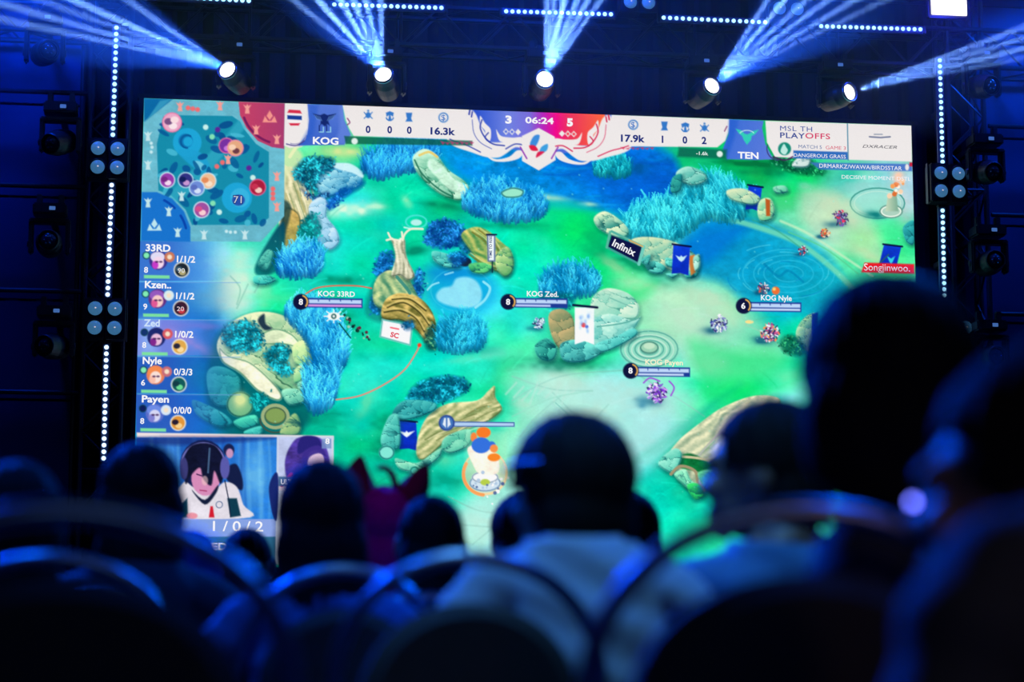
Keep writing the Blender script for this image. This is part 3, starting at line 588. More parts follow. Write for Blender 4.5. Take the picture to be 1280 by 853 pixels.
# ---- player list, left
for i, (a, b, c) in enumerate([(301,351,(55,110,205)),(352,398,(45,110,205)),(399,444,(120,130,225)),(445,491,(40,90,190)),(492,541,(45,90,190))]):
    s, d = sd(cvs([(170, a), (330, a), (330, b), (170, b)]), 1); X = XX[s]; x0 = cv((178, a))[0]
    fade = np.clip(1-(X-x0-38)/92, 0, 1)**1.1*np.clip(.5-d, 0, 1); put(s, fade*.93, c)
    if i: line([(172, a), (300, a+1)], 1.2, (120,170,225), .6)
poly([(178,399),(196,399),(196,443),(175,443)], (150,195,250), 8, .6, sm=False); blob(232, 425, 26, 7, (170,140,220), .7, 25); blob(250, 407, 30, 4, (130,120,215), .5)
def coin(x, y, r, rim, cols, rs=1.3):
    circ(x, y, r, rim); circ(x, y, r-rs, cols[0])
    for k, c in enumerate(cols[1:]):
        t = 1.3+k*2.1; circ(x+r*.36*cos(t), y+r*.36*sin(t), r*.42, c, ry=r*.34, soft=.9)
def rowp(y, dx, face, ring_c, coin_c, dot):
    circ(198-dx, y+24, 11.5, face[0], ry=12)
    circ(197-dx, y+20, 9, face[1], ry=6.5); circ(198-dx, y+27, 7, face[2], ry=7.5); circ(194-dx, y+30, 4, face[3], ry=5); circ(196-dx, y+26, 2, (60,30,80), ry=1); circ(201-dx, y+26, 2, (60,30,80), ry=1)
    circ(183-dx, y+18, 4.8, (15,60,80)); circ(183-dx, y+18, 3.6, dot)
    circ(212-dx, y+20, 6.5, ring_c); circ(212-dx, y+20, 3, (245,225,200))
    coin(227-dx, y+36, 10, (235,235,225), coin_c, 1.5)
    poly([(180-dx, y+42.5), (212-dx, y+43), (212-dx, y+47), (180-dx, y+46.5)], (125,225,160), .7, sm=False)
G1 = (130,235,180)
rowp(301, 0, [(60,50,140),(225,220,245),(245,215,235),(200,60,200)], (205,120,90), [(30,40,50),(180,170,120),(60,90,110)], G1)
rowp(349, 1, [(100,50,130),(150,90,190),(250,205,200),(225,90,150)], (215,235,240), [(60,30,50),(200,60,70),(30,30,50)], G1)
rowp(397, 2.5, [(30,40,110),(30,40,110),(235,190,220),(130,40,140)], (215,90,100), [(225,170,80),(250,220,160),(40,40,60)], (20,50,110))
rowp(444, 3.5, [(235,130,90),(245,140,80),(252,225,215),(250,190,170)], (200,110,120), [(20,90,90),(110,220,150),(20,60,70)], G1)
rowp(492, 4.5, [(90,110,200),(110,140,230),(215,215,245),(130,130,210)], (215,230,245), [(225,150,60),(250,210,140),(40,30,50)], (15,30,90))

# ---- minimap
poly([(180,123),(356,129),(355,270),(326,302),(176,301)], (105,185,205), .7, sm=False, tex=.08)
poly([(180,123),(216,124),(180,152)], (10,105,165), 1, sm=False); poly([(200,126),(214,124),(184,150),(182,152)], (50,150,190), 1, sm=False)
MM = [(204,146),(222,144),(290,145),(300,152),(304,160),(320,180),(336,190),(336,272),(325,281),(240,281),(232,262),(214,244),(198,238),(196,180)]
poly(MM, (22,140,170), .8, sm=False)
poly([(286,165),(298,150),(306,160),(262,215),(246,236),(204,262),(212,240),(246,208)], (60,180,205), 2, .55, sm=False)
circ(234, 178, 18, (30,165,215)); circ(296, 247, 19, (30,165,215)); poly([(222,190),(246,188),(262,206),(252,216)], (30,160,210), 1.5, .9)
circ(232, 176, 9, (15,115,180)); circ(235, 177, 6, (30,165,215)); ring(234, 177, 8, 2, (10,90,150), t0=90, t1=300)
circ(300, 247, 12, (55,180,225)); circ(249, 207, 8, (110,200,225), ry=5, rot=.6)
for i in range(52):
    for _ in range(20):
        x = RNG.uniform(200, 334); y = RNG.uniform(147, 279); q = cv((x, y))
        if inside(cvs(MM), np.array([q[0]]), np.array([q[1]]))[0] and (x-234)**2+(y-178)**2 > 500 and (x-296)**2+(y-247)**2 > 560: break
    circ(x, y, RNG.uniform(4, 9.5), [(8,90,150), (8,75,140), (10,85,150), (70,185,212), (10,95,150)][i % 5], ry=RNG.uniform(2.2, 4.6), rot=RNG.uniform(0, 3), soft=.8, a=.9)
poly([(298,127),(356,129),(355,186),(340,184),(322,176),(308,160),(300,144)], (200,65,100), .8, sm=False, col2=(170,60,110), ang=0); ring(352, 130, 50, 3, (120,30,90), t0=108, t1=160)
poly([(177,240),(196,240),(215,248),(230,264),(238,284),(238,302),(176,301)], (25,115,205), 1.0, sm=False); ring(180, 298, 54, 3, (10,70,170), t0=-62, t1=-45); ring(180, 298, 54, 3, (10,70,170), t0=-32, t1=-14)
def tower(x, y, c, s=1.0): poly([(x-3*s, y+6*s), (x-2*s, y), (x-5*s, y-5*s), (x-1.5*s, y-3.5*s), (x, y-6*s), (x+1.5*s, y-3.5*s), (x+5*s, y-5*s), (x+2*s, y), (x+3*s, y+6*s)], c, .8, sm=False)
for x, y in [(185,170),(185,206),(185,253),(211,264),(222,290),(255,293),(306,293),(227,245)]: tower(x, y, (195,230,235))
for x, y in [(225,133),(275,132),(309,136),(320,162),(346,174),(346,220),(346,258),(285,199)]: tower(x, y, (245,160,150))
for x, y, c in [(337,146,(245,150,140)),(193,281,(190,230,240))]:
    poly([(x, y-8), (x+4, y-1), (x, y+4), (x-4, y-1)], c, .8, sm=False); poly([(x-9, y+7), (x-6, y-1), (x-2, y+5), (x+2, y+5), (x+6, y-1), (x+9, y+7)], c, .8, sm=False)
for x, y in [(235,135),(241,136),(247,137),(341,236),(341,242),(341,248),(278,203),(271,208)]: circ(x, y, 3, (240,110,110))
for x, y in [(189,179),(190,184),(189,190),(283,289),(288,290),(294,290)]: circ(x, y, 2, (200,235,240))
for x, y, c in [(265,171,(130,225,180)),(266,254,(130,225,180)),(272,162,(90,40,150)),(311,210,(90,40,150)),(257,159,(200,240,235)),(274,265,(200,240,235)),(316,222,(200,240,235))]: circ(x, y, 3.4, c)
coin(215, 153, 12.5, (245,120,165), [(235,170,200),(250,230,235),(120,80,130),(250,220,225)]); coin(283, 182, 10, (240,110,160), [(120,50,160),(200,120,220)]); coin(294, 185, 10.5, (245,140,170), [(230,170,130),(110,60,70),(250,210,180)])
coin(209, 225, 10, (215,240,245), [(150,60,170),(245,215,240),(120,40,130)]); coin(232, 225, 10, (200,230,245), [(50,50,130),(200,150,210),(20,30,90)]); coin(260, 226, 10.5, (205,235,245), [(240,190,150),(250,225,200),(230,140,90)])
coin(246, 235, 10, (200,230,250), [(110,140,215),(210,225,250),(90,110,190)]); coin(252, 262, 10.5, (225,240,250), [(160,80,160),(250,205,210),(210,80,140)]); coin(322, 234, 10.5, (235,90,140), [(170,30,60),(245,200,190),(200,50,80)])
circ(298, 250, 8, (40,80,170), ry=7)

# ---- score banner
WH = (238,233,232)
poly([(356,129),(388,129),(388,170),(380,182),(362,185),(355,182)], WH, .7, sm=False)
poly([(384,130),(428,131),(430,150),(438,168),(430,181),(372,182),(384,168),(386,150)], (85,120,215), .7, sm=False, col2=(60,100,200)); poly([(386,131),(398,131),(392,168),(380,181),(374,182),(386,160)], (40,90,200), 3, .6, sm=False); poly([(424,131),(429,131),(432,152),(440,170),(430,181),(418,181),(424,160)], (110,140,225), 3, .6, sm=False)
circ(368, 147, 10, (245,240,240)); poly([(359,141),(377,142),(375,138),(361,137)], (215,40,70), .8, sm=False); poly([(359,144),(377,145),(377,150),(359,149)], (20,60,150), .8, sm=False); poly([(361,154),(375,154),(373,157),(363,157)], (215,40,70), .8, sm=False)
ring(368, 170, 14, 1.2, (150,150,190), ry=10, t0=0, t1=110); line([(358,180),(370,182),(380,176)], 1.5, (60,50,130), .8, True)
poly([(428,131),(592,137),(592,176),(560,174),(442,170),(436,160),(432,150)], WH, .7, sm=False)
poly([(754,143),(915,149),(912,160),(906,176),(896,184),(800,183),(754,183)], WH, .7, sm=False)
line([(434,148),(437,153),(434,156)], 1.4, (110,20,90), .8, True); line([(908,158),(905,164)], 1.4, (110,20,90), .8, True)
poly([(588,136),(764,143),(762,160),(752,186),(700,192),(650,188),(604,182),(592,160)], (80,110,215), .7, sm=False)
P0 = [((588,136),(645,139),(645,190),(600,184),(590,165)), ]
s, d = sd(cvs([(592,137),(756,142),(752,182),(600,182)]), 2); X = (XX[s]-cv((592,137))[0])/(cv((756,142))[0]-cv((592,137))[0])
stops = np.array([0, .25, .42, .52, .62, .72, 1]); cs = np.array([(40,80,205),(110,130,225),(120,110,220),(180,40,190),(240,10,140),(235,50,90),(252,105,50)], float)
c = np.stack([np.interp(X, stops, cs[:, k]) for k in range(3)], -1); put(s, np.clip(.5-d, 0, 1), c)
# white flame scrolls either side of the badge
def flame(f):
    poly([f(586,137), f(594,142), f(600,156), f(606,166), f(608,176), f(624,178), f(640,174), f(655,172), f(657,186), f(644,184), f(632,192), f(622,197), f(606,196), f(588,190), f(570,184), f(560,178), f(560,172), f(576,168), f(584,158), f(582,146)], WH, 1)
    poly([f(600,145), f(606,154), f(613,162), f(612,176), f(604,172), f(606,164), f(600,156)], WH, .8)
    poly([f(620,162), f(626,170), f(640,172), f(652,172), f(652,180), f(636,178), f(624,176)], WH, .8)
    line([f(602,150), f(600,160), f(606,172), f(616,180), f(630,182)], 1.8, FC, .9, True); line([f(590,150), f(592,166), f(600,178), f(614,186)], 1.2, FC, .6, True)
    line([f(610,166), f(606,172), f(612,178)], 1.6, FC, .9, True); line([f(562,174), f(572,178), f(584,182), f(600,190)], 1.6, FC, .8, True); line([f(632,186), f(644,180), f(656,182)], 1.8, FC, .8, True)
    line([f(587,137), f(586,143)], 2, FC); line([f(590,140), f(589,146)], 1.8, FC); poly([f(608,194), f(620,199), f(636,196), f(646,188), f(654,190), f(648,198), f(632,202), f(616,201)], WH, .8)
FC = (40,60,170); flame(lambda x, y: (x, y)); FC = (215,30,80); flame(lambda x, y: (1347-x, y+(1347-2*x)*.037))
poly([(673,160),(693,171),(694,200),(673,213),(652,201),(652,170)], WH, .8, sm=False)
poly([(662,180),(667,170),(674,169),(672,178),(666,186)], (60,140,220), 1, 1); poly([(661,182),(668,182),(672,188),(664,188)], (225,30,70), 1, 1); poly([(676,184),(684,180),(683,188),(674,192)], (60,160,225), 1, 1); poly([(672,190),(680,190),(670,197)], (220,30,80), 1, 1)
line([(650,184),(658,198)], 2, (150,60,180), .9); line([(697,184),(689,198)], 2, (150,60,180), .9)
for k, fl in ((0,0),(1,0),(2,1)):
    x = 632+k*7.6; poly([(x, 160.5+k*.3), (x+3.6, 164.5+k*.3), (x, 168.5+k*.3), (x-3.6, 164.5+k*.3)], WH, .6, sm=False)
    if not fl: circ(x, 164.5+k*.3, 1.7, (80,110,220))
for k, fl in ((0,1),(1,0),(2,0)):
    x = 702+k*7.4; poly([(x, 163+k*.3), (x+3.8, 167+k*.3), (x, 171+k*.3), (x-3.8, 167+k*.3)], WH, .6, sm=False)
    if not fl: circ(x, 167+k*.3, 1.7, (240,60,70))
IC = (50,120,200)
for (x, y, k) in [(460,144,'t'),(487,145,'s'),(511,146,'r'),(830,157,'r'),(856,159,'s'),(880,160,'t')]:
    if k == 'r': poly([(x-4, y-5), (x+4, y-5), (x+3.4, y-1), (x+2.6, y+2), (x+4.4, y+6), (x-4.4, y+6), (x-2.6, y+2), (x-3.4, y-1)], IC, .7, sm=False)
    elif k == 's': poly([(x-5, y-4), (x, y-6), (x+5, y-4), (x+4, y+1), (x+1, y-1), (x+2, y+6), (x-2, y+6), (x-1, y-1), (x-4, y+1)], IC, .7, sm=False); ring(x, y+1, 4.6, 1.6, IC, t0=20, t1=160)
    else:
        circ(x, y, 3.2, IC, ry=3.8)
        for q in (-1, 1): line([(x+q*2, y), (x+q*5, y-3.5)], 1.2, IC); line([(x+q*2, y+1), (x+q*5, y+4)], 1.2, IC)
        circ(x, y-5.5, 1.2, IC)
for x, y in ((554,147),(791,156)): circ(x, y, 6.3, IC); circ(x, y, 4.8, WH)
# team badges
poly([(391,142),(400,144),(405,142),(409,144),(420,142),(415,148),(410,151),(412,157),(409,155),(406,158),(402,155),(400,157),(401,150),(396,148)], (20,40,110), .8, sm=False)
for q in ((399,157,404,165),(408,157,413,165)): line([(q[0],q[1]),(q[0],q[3])], 1.4, (20,40,110)); line([(q[0],q[3]),(q[2],q[3]),(q[2],q[1]+2)], 1.2, (150,215,235))
for k in range(4): line([(393+k*2.2,143.5+k*.8),(396+k*2,149+k*.6)], .8, (120,170,225), .7); line([(418-k*2.2,143.5+k*.8),(415-k*2,149+k*.6)], .8, (120,170,225), .7)
poly([(911,149),(954,151),(952,160),(956,180),(966,199),(944,200),(908,199),(903,186),(910,168)], (60,110,215), .8, sm=False, col2=(95,125,220), ang=20); poly([(911,149),(922,150),(918,170),(908,199),(904,188),(910,166)], (30,90,205), 3, .6, sm=False)
poly([(919,161),(926,163),(930,167),(933,168),(936,167),(940,164),(948,162),(943,168),(939,170),(938,175),(933,181),(929,175),(927,170),(923,167)], (50,205,185), .8, sm=False); ring(933, 168, 9, 1, (210,245,240), ry=5, t0=200, t1=340)
# event boxes, right
poly([(956,151),(1139,157),(1139,202),(1000,198),(968,196),(958,178)], WH, .7, sm=False); line([(1058.5,154),(1059.5,200)], 1.4, (60,130,160)); ring(972, 186, 14, 1.4, (60,60,120), t0=90, t1=200); line([(966,196),(980,200),(990,196)], 2, (80,20,90), .8, True)
circ(980, 186, 8.2, (20,140,120)); poly([(979,180),(982,184),(984,188),(981,193),(977,192),(975,188)], (190,235,225), .8)
poly([(991,188),(1058.5,190),(1059,199.5),(991,198)], (50,110,190), .7, sm=False); poly([(1012,203),(1139,205),(1139.5,214),(1024,212)], (60,120,195), 1, .9, sm=False, col2=(70,110,200), ang=0); circ(1133, 209, 2.4, WH, ry=4)
poly([(1136,203),(1140,203),(1140,208),(1136,208)], (200,30,60), .8, sm=False); circ(1089, 167, 0.1, WH)
line([(1086,171),(1100,172),(1112,171)], 1.6, (40,60,110), .8); line([(1092,168),(1102,168)], 1.2, (90,110,140), .8)
poly([(430,170),(590,176),(590,182),(432,180)], (12,90,70), 1, .8, sm=False); circ(443, 176.5, 4, (225,240,235)); poly([(848,184),(908,187),(907,199),(846,196)], (12,100,80), 2, .85, sm=False); circ(899, 192.5, 3.8, (225,240,235))
for i in range(7): poly([(550+i*6, 176+(i % 2)*2), (556+i*6, 178), (553+i*6, 181)], (190,60,110), .8, .8, sm=False)
for i in range(7): poly([(775+i*6, 184+(i % 2)*2), (781+i*6, 184), (779+i*6, 187)], (215,50,90), .8, .8, sm=False)

# ---- camera picture of a player and the card beside it
poly([(171,540),(417,544),(417,549),(171,547)], (240,225,225), .7, sm=False); poly([(200,543),(300,544),(300,547),(200,546)], (245,200,195), 1.5, .8, sm=False)
poly([(171,546),(347,546),(347,650),(168,650)], (30,90,190), .7, sm=False, col2=(40,130,225), ang=0, tex=.1)
for i in range(30):
    x = RNG.uniform(186, 346); line([(x, 548), (x+RNG.uniform(-3, 3), 590), (x+RNG.uniform(-4, 4), 646)], RNG.uniform(1.5, 5), [(110,190,235), (15,60,160), (60,140,225), (90,170,235)][i % 4], .4, soft=2)
blob(320, 590, 12, 30, (130,215,250), .6); blob(205, 580, 10, 26, (110,190,240), .6); poly([(171,546),(340,546),(300,552),(220,556),(171,552)], (25,45,120), 3, .7)
poly([(282,594),(286,582),(296,580),(303,598),(302,612),(288,604)], (20,30,70), 1.2); circ(286, 562, 7, (25,35,80), ry=8); circ(287, 566, 4.5, (200,150,190), ry=6)
poly([(212,648),(216,625),(226,606),(238,600),(262,616),(280,602),(296,608),(304,630),(312,646)], (228,222,232), 1, tex=.06); poly([(222,634),(234,622),(235,646),(216,646)], (15,70,90), 1, sm=False); poly([(284,622),(296,622),(301,644),(288,646)], (15,60,80), 1, sm=False)
circ(254, 580, 29, (20,30,80), ry=31); ring(254, 580, 27, 2, (110,110,180), t0=180, t1=340); circ(257, 597, 18, (215,140,185), ry=22); poly([(240,612),(256,624),(272,606),(270,616),(256,630)], (20,30,60), 1)
poly([(230,578),(240,556),(268,556),(280,580),(276,604),(268,588),(264,606),(254,598),(250,584),(240,592),(232,604)], (18,22,50), 1.2, tex=.3); line([(262,560),(260,590)], 2, (90,130,170), .7); circ(230, 585, 5, (60,60,120), ry=14); circ(281, 584, 6, (90,90,170), ry=14)
line([(281,600),(286,625),(288,645)], 1.2, (20,30,60)); poly([(261,646),(263,632),(266,632),(268,646)], (210,30,50), .8, sm=False); circ(240, 644, 7, (235,150,165), ry=4); ring(274, 630, 4, 1, (90,110,150))
circ(256, 600, 4, (245,200,200), ry=6, a=.6); line([(246,592),(252,594)], 1.4, (60,30,80)); line([(250,612),(258,613)], 1.4, (170,60,110))
poly([(170,648),(346,648),(345,671),(168,671)], (120,155,222), .7, sm=False, col2=(140,165,230), ang=0); poly([(168,670),(346,670),(345,705),(168,705)], (45,105,140), .7, sm=False)
poly([(346,544),(417,545),(416,705),(344,705)], (205,215,235), .7, sm=False); poly([(348,546),(414,547),(414,606),(348,606)], (190,200,235), .7, sm=False, tex=.08)
poly([(358,596),(356,576),(362,558),(374,546),(400,547),(410,566),(412,590),(404,604),(386,606),(366,606)], (75,55,150), 1.2, 1, tex=.35); poly([(376,546),(396,546),(402,560),(386,562),(372,566)], (40,35,120), 1.2, 1)
circ(394, 575, 11, (235,205,230), ry=13); poly([(378,566),(398,556),(408,570),(398,566),(386,572),(382,590)], (60,45,140), 1, .95); poly([(349,612),(356,598),(376,596),(390,606)], (235,215,225), 1, 1); line([(352,606),(364,592)], 4, (215,50,110), .9)
poly([(348,595),(400,596),(400,608),(348,607)], (60,100,140), .8, .9, sm=False); poly([(336,608),(344,590),(348,600),(346,648),(340,640)], (25,40,110), 1, 1); poly([(402,548),(414,548),(414,560),(402,560)], (120,150,200), .7, .8, sm=False)

# LED rows leave a very fine line pattern, blacks stay slightly blue
IMG *= (1+.012*np.sin(YY*pi))[..., None]; IMG += (FINE*1.6)[..., None]
IMG = np.clip(IMG, 3, 250)
# ------------------------------------------------------------------ the display itself
screen = empty('led_screen', 'huge glowing LED video wall showing a game match above the audience', 'screen', (SX0, SY, SZ0))
def linear(a): a = a/255.0; return np.where(a <= .04045, a/12.92, ((a+.055)/1.055)**2.4).astype(np.float32)
pm = bpy.data.materials.new('display_light'); pm.use_nodes = True; nt = pm.node_tree; b_ = nt.nodes['Principled BSDF']
b_.inputs['Base Color'].default_value = (.01, .01, .01, 1); b_.inputs['Roughness'].default_value = .6; b_.inputs['Specular IOR Level'].default_value = 0
an = nt.nodes.new('ShaderNodeAttribute'); an.attribute_name = 'picture'; nt.links.new(an.outputs['Color'], b_.inputs['Emission Color'])
b_.inputs['Emission Strength'].default_value = 1.0; pm.cycles.emission_sampling = 'NONE'
cells = np.zeros((CH-1, CW-1), np.int32); cyx = (XX[:-1, :-1]+.5, YY[:-1, :-1]+.5)
PARTS = ['game_picture', 'minimap', 'score_banner', 'player_list', 'player_camera_picture', 'portrait_card', 'event_box']
for k, polys in ((1, [[(170,100),(356,100),(355,270),(326,302),(160,301.5)]]), (2, [[(356,100),(955,100),(967,200),(908,199),(904,184),(800,184),(760,190),(735,200),(700,201),(673,213),(650,201),(606,198),(560,178),(442,170),(430,181),(360,186),(356,180)]]),
                 (3, [[(150,301.5),(262,301.5),(262,541.5),(150,541.5)]]), (4, [[(150,541.5),(346,544),(346,760),(150,760)]]), (5, [[(346,544),(417,545),(416,760),(346,760)]]), (6, [[(955,100),(1190,100),(1190,214),(1012,203),(967,199)]])):
    for q in polys: cells[inside(cvs(q), *cyx)] = k
colr = linear(IMG).reshape(-1, 3); colr = np.concatenate([colr, np.ones((len(colr), 1), np.float32)], 1)
for k, nm in enumerate(PARTS):
    r, c = np.nonzero(cells == k)
    quad = np.stack([r*CW+c, (r+1)*CW+c, (r+1)*CW+c+1, r*CW+c+1], 1)
    used, inv = np.unique(quad, return_inverse=True); inv = inv.reshape(-1)
    co = np.zeros((len(used), 3), np.float32); co[:, 0] = (used % CW)*CS*(SX1-SX0)/(CS*(CW-1)); co[:, 2] = (SZ1-SZ0)*(1-(used//CW)/(CH-1))
    me = bpy.data.meshes.new(nm); me.vertices.add(len(used)); me.vertices.foreach_set('co', co.ravel())
    me.loops.add(len(inv)); me.loops.foreach_set('vertex_index', inv.astype(np.int32))
    me.polygons.add(len(quad)); me.polygons.foreach_set('loop_start', np.arange(0, len(inv), 4, dtype=np.int32)); me.update(calc_edges=True)
    at_ = me.color_attributes.new('picture', 'FLOAT_COLOR', 'POINT'); at_.data.foreach_set('color', colr[used].ravel())
    o = obj(nm, me, pm, screen)
    if k == 0: o['label'] = 'game map picture of green ground, ponds, blue grass and rocks'
    if k == 1: o['label'] = 'square teal map with red and blue corners'
    if k == 2: o['label'] = 'white score banner along the top of the screen'
    if k == 4: o['label'] = 'live picture of a player in white shirt with headphones'
    if k == 5: o['label'] = 'pale card with a purple haired portrait'
    if k == 6: o['label'] = 'white event title box at top right'
WX = SX1-SX0; HZ = SZ1-SZ0
fm = mat('screen_frame', (.01, .012, .02), .5)
bm = bmesh.new()
for c, s in (((WX/2, .05, HZ+.02), (WX+.12, .12, .04)), ((WX/2, .05, -.02), (WX+.12, .12, .04)), ((-.02, .05, HZ/2), (.04, .12, HZ+.08)), ((WX+.02, .05, HZ/2), (.04, .12, HZ+.08))): box(bm, c, s, bev=.004)
obj('frame', bm, fm, screen)
# the wall is made of half metre modules: backs with handles
bm = bmesh.new(); back = []
for i in range(14):
    for j in range(8): box(bm, ((i+.5)*WX/14, .09, (j+.5)*HZ/8), (WX/14-.006, .09, HZ/8-.006))
t = obj('module_backs', bm, fm, screen); t['kind'] = 'stuff'
for i in range(8): obj('support_post', B(((i+.5)*WX/8, .09, -(SZ0-.9)/2-.03), (.06, .06, SZ0-.9-.02)), fm, screen)
obj('support_beam', B((WX/2, .09, -.09), (WX, .08, .08)), fm, screen)
# lettering
def text(s, x0, x1, yb, h, rgb=(245,245,250), bold=.0, rot=0.0, center=False, shear=0.0, space=1.0, lab=False):
    cu = bpy.data.curves.new('lettering', 'FONT'); cu.body = s; cu.size = 1.0; cu.offset = bold; cu.shear = shear; cu.space_character = space; cu.resolution_u = 3
    to = bpy.data.objects.new('tmp', cu); COL.objects.link(to); bpy.context.view_layer.update()
    me = bpy.data.meshes.new_from_object(to.evaluated_get(bpy.context.evaluated_depsgraph_get())); bpy.data.objects.remove(to); bpy.data.curves.remove(cu)
    n = len(me.vertices); co = np.zeros(n*3, np.float32); me.vertices.foreach_get('co', co); co = co.reshape(-1, 3)
    a, b = co[:, 0].min(), co[:, 0].max(); p0 = at(x0, yb, SY); p1 = at(x1, yb, SY); hh = (at(x0, yb-h, SY)-p0).z
    wd = (p1-p0).x; sx = wd/(b-a) if x1 > x0 else hh/.70; u = (co[:, 0]-a)*sx; v = co[:, 1]*hh/.70
    r = -radians(rot); X = u*cos(r)-v*sin(r); Z = u*sin(r)+v*cos(r)
    o3 = np.stack([X, np.zeros(n), Z], 1).astype(np.float32); me.vertices.foreach_set('co', o3.ravel()); me.update()
    me.materials.clear()
    o = obj('lettering', me, glow('print_%d_%d_%d' % rgb, rgb), screen)
    o.location = (p0.x-SX0, -.006, p0.z-SZ0)
    return o
WT = (245,245,250); NV = (35,50,125)
for i, (nm, sc, lv) in enumerate([('33RD','1/1/2','8'),('Kzen..','1/1/2','9'),('Zed','1/0/2','8'),('Nyle','0/3/3','6'),('Payen','0/0/0','8')]):
    y = [314,360,408,455,503][i]; dx = [0,1,2.3,3.7,4.8][i]; w = [31,33,20,24,34][i]
    text(nm, 182-dx, 182-dx+w, y, 8.5, WT if i != 2 else (205,225,250), .028); text(sc, 221-dx, 244-dx, y+14, 8, WT, .022); text(lv, 180-dx, 185-dx, y+27, 7, WT, .022)
text('71', 291, 303, 254.5, 10, (25,50,120), .05); text('71', 292, 302, 254, 9, WT, .0)
text('KOG', 391, 423, 180, 8.5, WT, .03)
for s, x0, x1, y in (('0',457,463,166),('0',484,490,166.5),('0',508.5,514.5,167),('1',827,827,178.5),('0',853,859,179.3),('2',877,883,180)): text(s, x0, x1, y, 8.5, NV, .035)
text('16.3k', 538, 569, 168, 8.5, NV, .035); text('17.9k', 776, 806, 177, 8.5, NV, .035)
for x, y in ((554,150.5),(791,159.5)): text('$', x-2.6, x+2.6, y, 7, (50,120,200), .01)
text('3', 631.5, 639.5, 154, 9, WT, .05); text('5', 708.5, 716, 157.5, 9, WT, .06); text('06:24', 656.5, 692, 154, 7.5, WT, .03)
text('TEN', 922, 948, 198, 8, WT, .03)
text('MSL TH', 975, 1015, 163.5, 6.2, (40,75,160), .0, space=1.1); text('PLAY', 975, 1006, 172.5, 6.8, (45,70,150), .015, space=1.1); text('OFFS', 1006.5, 1037.5, 173.2, 6.8, (215,50,100), .015, space=1.1)
text('MATCH 5', 998, 1027, 185.5, 4.4, (60,100,160), .0); text('GAME 3', 1032, 1057, 186.8, 4.4, (215,80,110), .0)
text('DANGEROUS GRASS', 992, 1057, 196.3, 4.6, WT, .0); text('DRMARKZ/WAWA/BIRDSSTAR', 1024, 1127, 209.8, 5.0, WT, .0); text('DECISIVE MOMENT DSTL', 1052, 1138, 223.5, 4.6, WT, .0)
text('DXRACER', 1078, 1121, 184.8, 3.8, (30,35,60), .0, shear=.3); text('-1.6k', 870, 885, 193.8, 4.2, (225,240,235), .02)
text('Songjinwoo.', 1080, 1137, 338.3, 8.8, WT, .0)
text('KOG 33RD', 397.5, 443.5, 370.3, 6.5, WT, .018); text('KOG Zed.', 658.5, 698, 370.5, 6.5, WT, .018); text('KOG Payen', 806.5, 853.5, 456, 6.5, (250,240,205), .018); text('KOG Nyle', 951, 989.5, 375.5, 6.5, WT, .018)
for s, x, y in (('8',376,381),('8',635,381),('8',788,467),('6',929,386)): text(s, x-2.6, x+2.6, y, 7, WT, .03)
text('Infinix', 764.5, 795, 307, 9, WT, .02, rot=25.5)
text('SC', 487.5, 498, 421, 6, (225,70,90), .04, rot=12); text('TIME TO RISE', 614.8, 643, 323.5, 3.4, (40,60,120), .02, rot=-90)
text('8', 406.5, 412, 555, 6.5, WT, .03); text('ULTI', 351, 366, 605.5, 6, WT, .03)
text('1/0/2', 266, 329, 664, 12.5, WT, .01, space=1.5); text('ZED', 252, 284, 687.5, 8.5, WT, .03)
text('90', 222, 231, 341, 5.5, (225,225,225), .01); text('20', 221, 230, 389, 5.5, (225,200,210), .01)

# ------------------------------------------------------------------ lighting rig
rig = mat('rig_aluminium', (.055, .06, .08), .42, .6, noise=.1); black = mat('fixture_black', (.016, .02, .035), .42, noise=.15, nscale=30)
darkg = mat('fixture_glass', (.015, .03, .07), .08, coat=.6); steel = mat('steel', (.55, .6, .7), .25, 1.0)
ledm = mat('led_light', (.2, .2, .2), .4, emit=(.35, .75, 1.0), es=2.2, sample=False); lampw = mat('lamp_light', (.2, .2, .2), .4, emit=(1.0, .93, .75), es=7)
ledmv = mat('led_light_violet', (.2, .2, .2), .4, emit=(.48, .70, 1.0), es=2.4, sample=False)
ringm = mat('lens_ring', (.35, .42, .55), .25, .9)
white_h = mat('bar_housing', (.10, .14, .30), .5)
TY = 19.72
def seg(bm, a, b, r, n=6): return tube(bm, [a, b], r, n)
def truss(name, label, p0, p1, w, n, grp, brm=None):
    p0 = Vector(p0); p1 = Vector(p1); ax = (p1-p0); L = ax.length; ax.normalize()
    y = Vector((0, 1, 0)); x = ax.cross(y).normalized(); e = empty(name, label, 'truss', p0, grp)
    cs = [(x*sx*w/2+y*sy*w/2) for sx, sy in ((-1, -1), (1, -1), (1, 1), (-1, 1))]
    m0 = seg(bmesh.new(), (0, 0, 0), ax*L, .025, 8); ch = obj('chord', m0, rig, e, cs[0])
    for c in cs[1:]:
        q = ch.copy(); COL.objects.link(q); q.location = c
    st = L/n; pr = []
    for s, (a, b) in enumerate(((cs[0], cs[1]), (cs[3], cs[2]), (cs[0], cs[3]), (cs[1], cs[2]))):
        for k in (0, 1):
            A, Bq = (a, b) if k == 0 else (b, a)
            proto = obj('brace', seg(bmesh.new(), A, Bq+ax*st, .011, 5), rig, e); pr.append(proto)
            for i in range(k, n, 2):
                if i == k: proto.location = ax*st*i; continue
                q = proto.copy(); COL.objects.link(q); q.location = ax*st*i
    for i in range(n+1):
        if i % 4: continue
        box_bm = bmesh.new()
        for a, b in zip(cs, cs[1:]+cs[:1]): seg(box_bm, a+ax*st*i, b+ax*st*i, .014, 5)
        obj('end_frame', box_bm, rig, e)
    return e
xl, xr = at(133, 300, 20.15).x, at(1205, 300, 20.15).x; zt = at(640, 62, 20.15).z
TB = 20.15
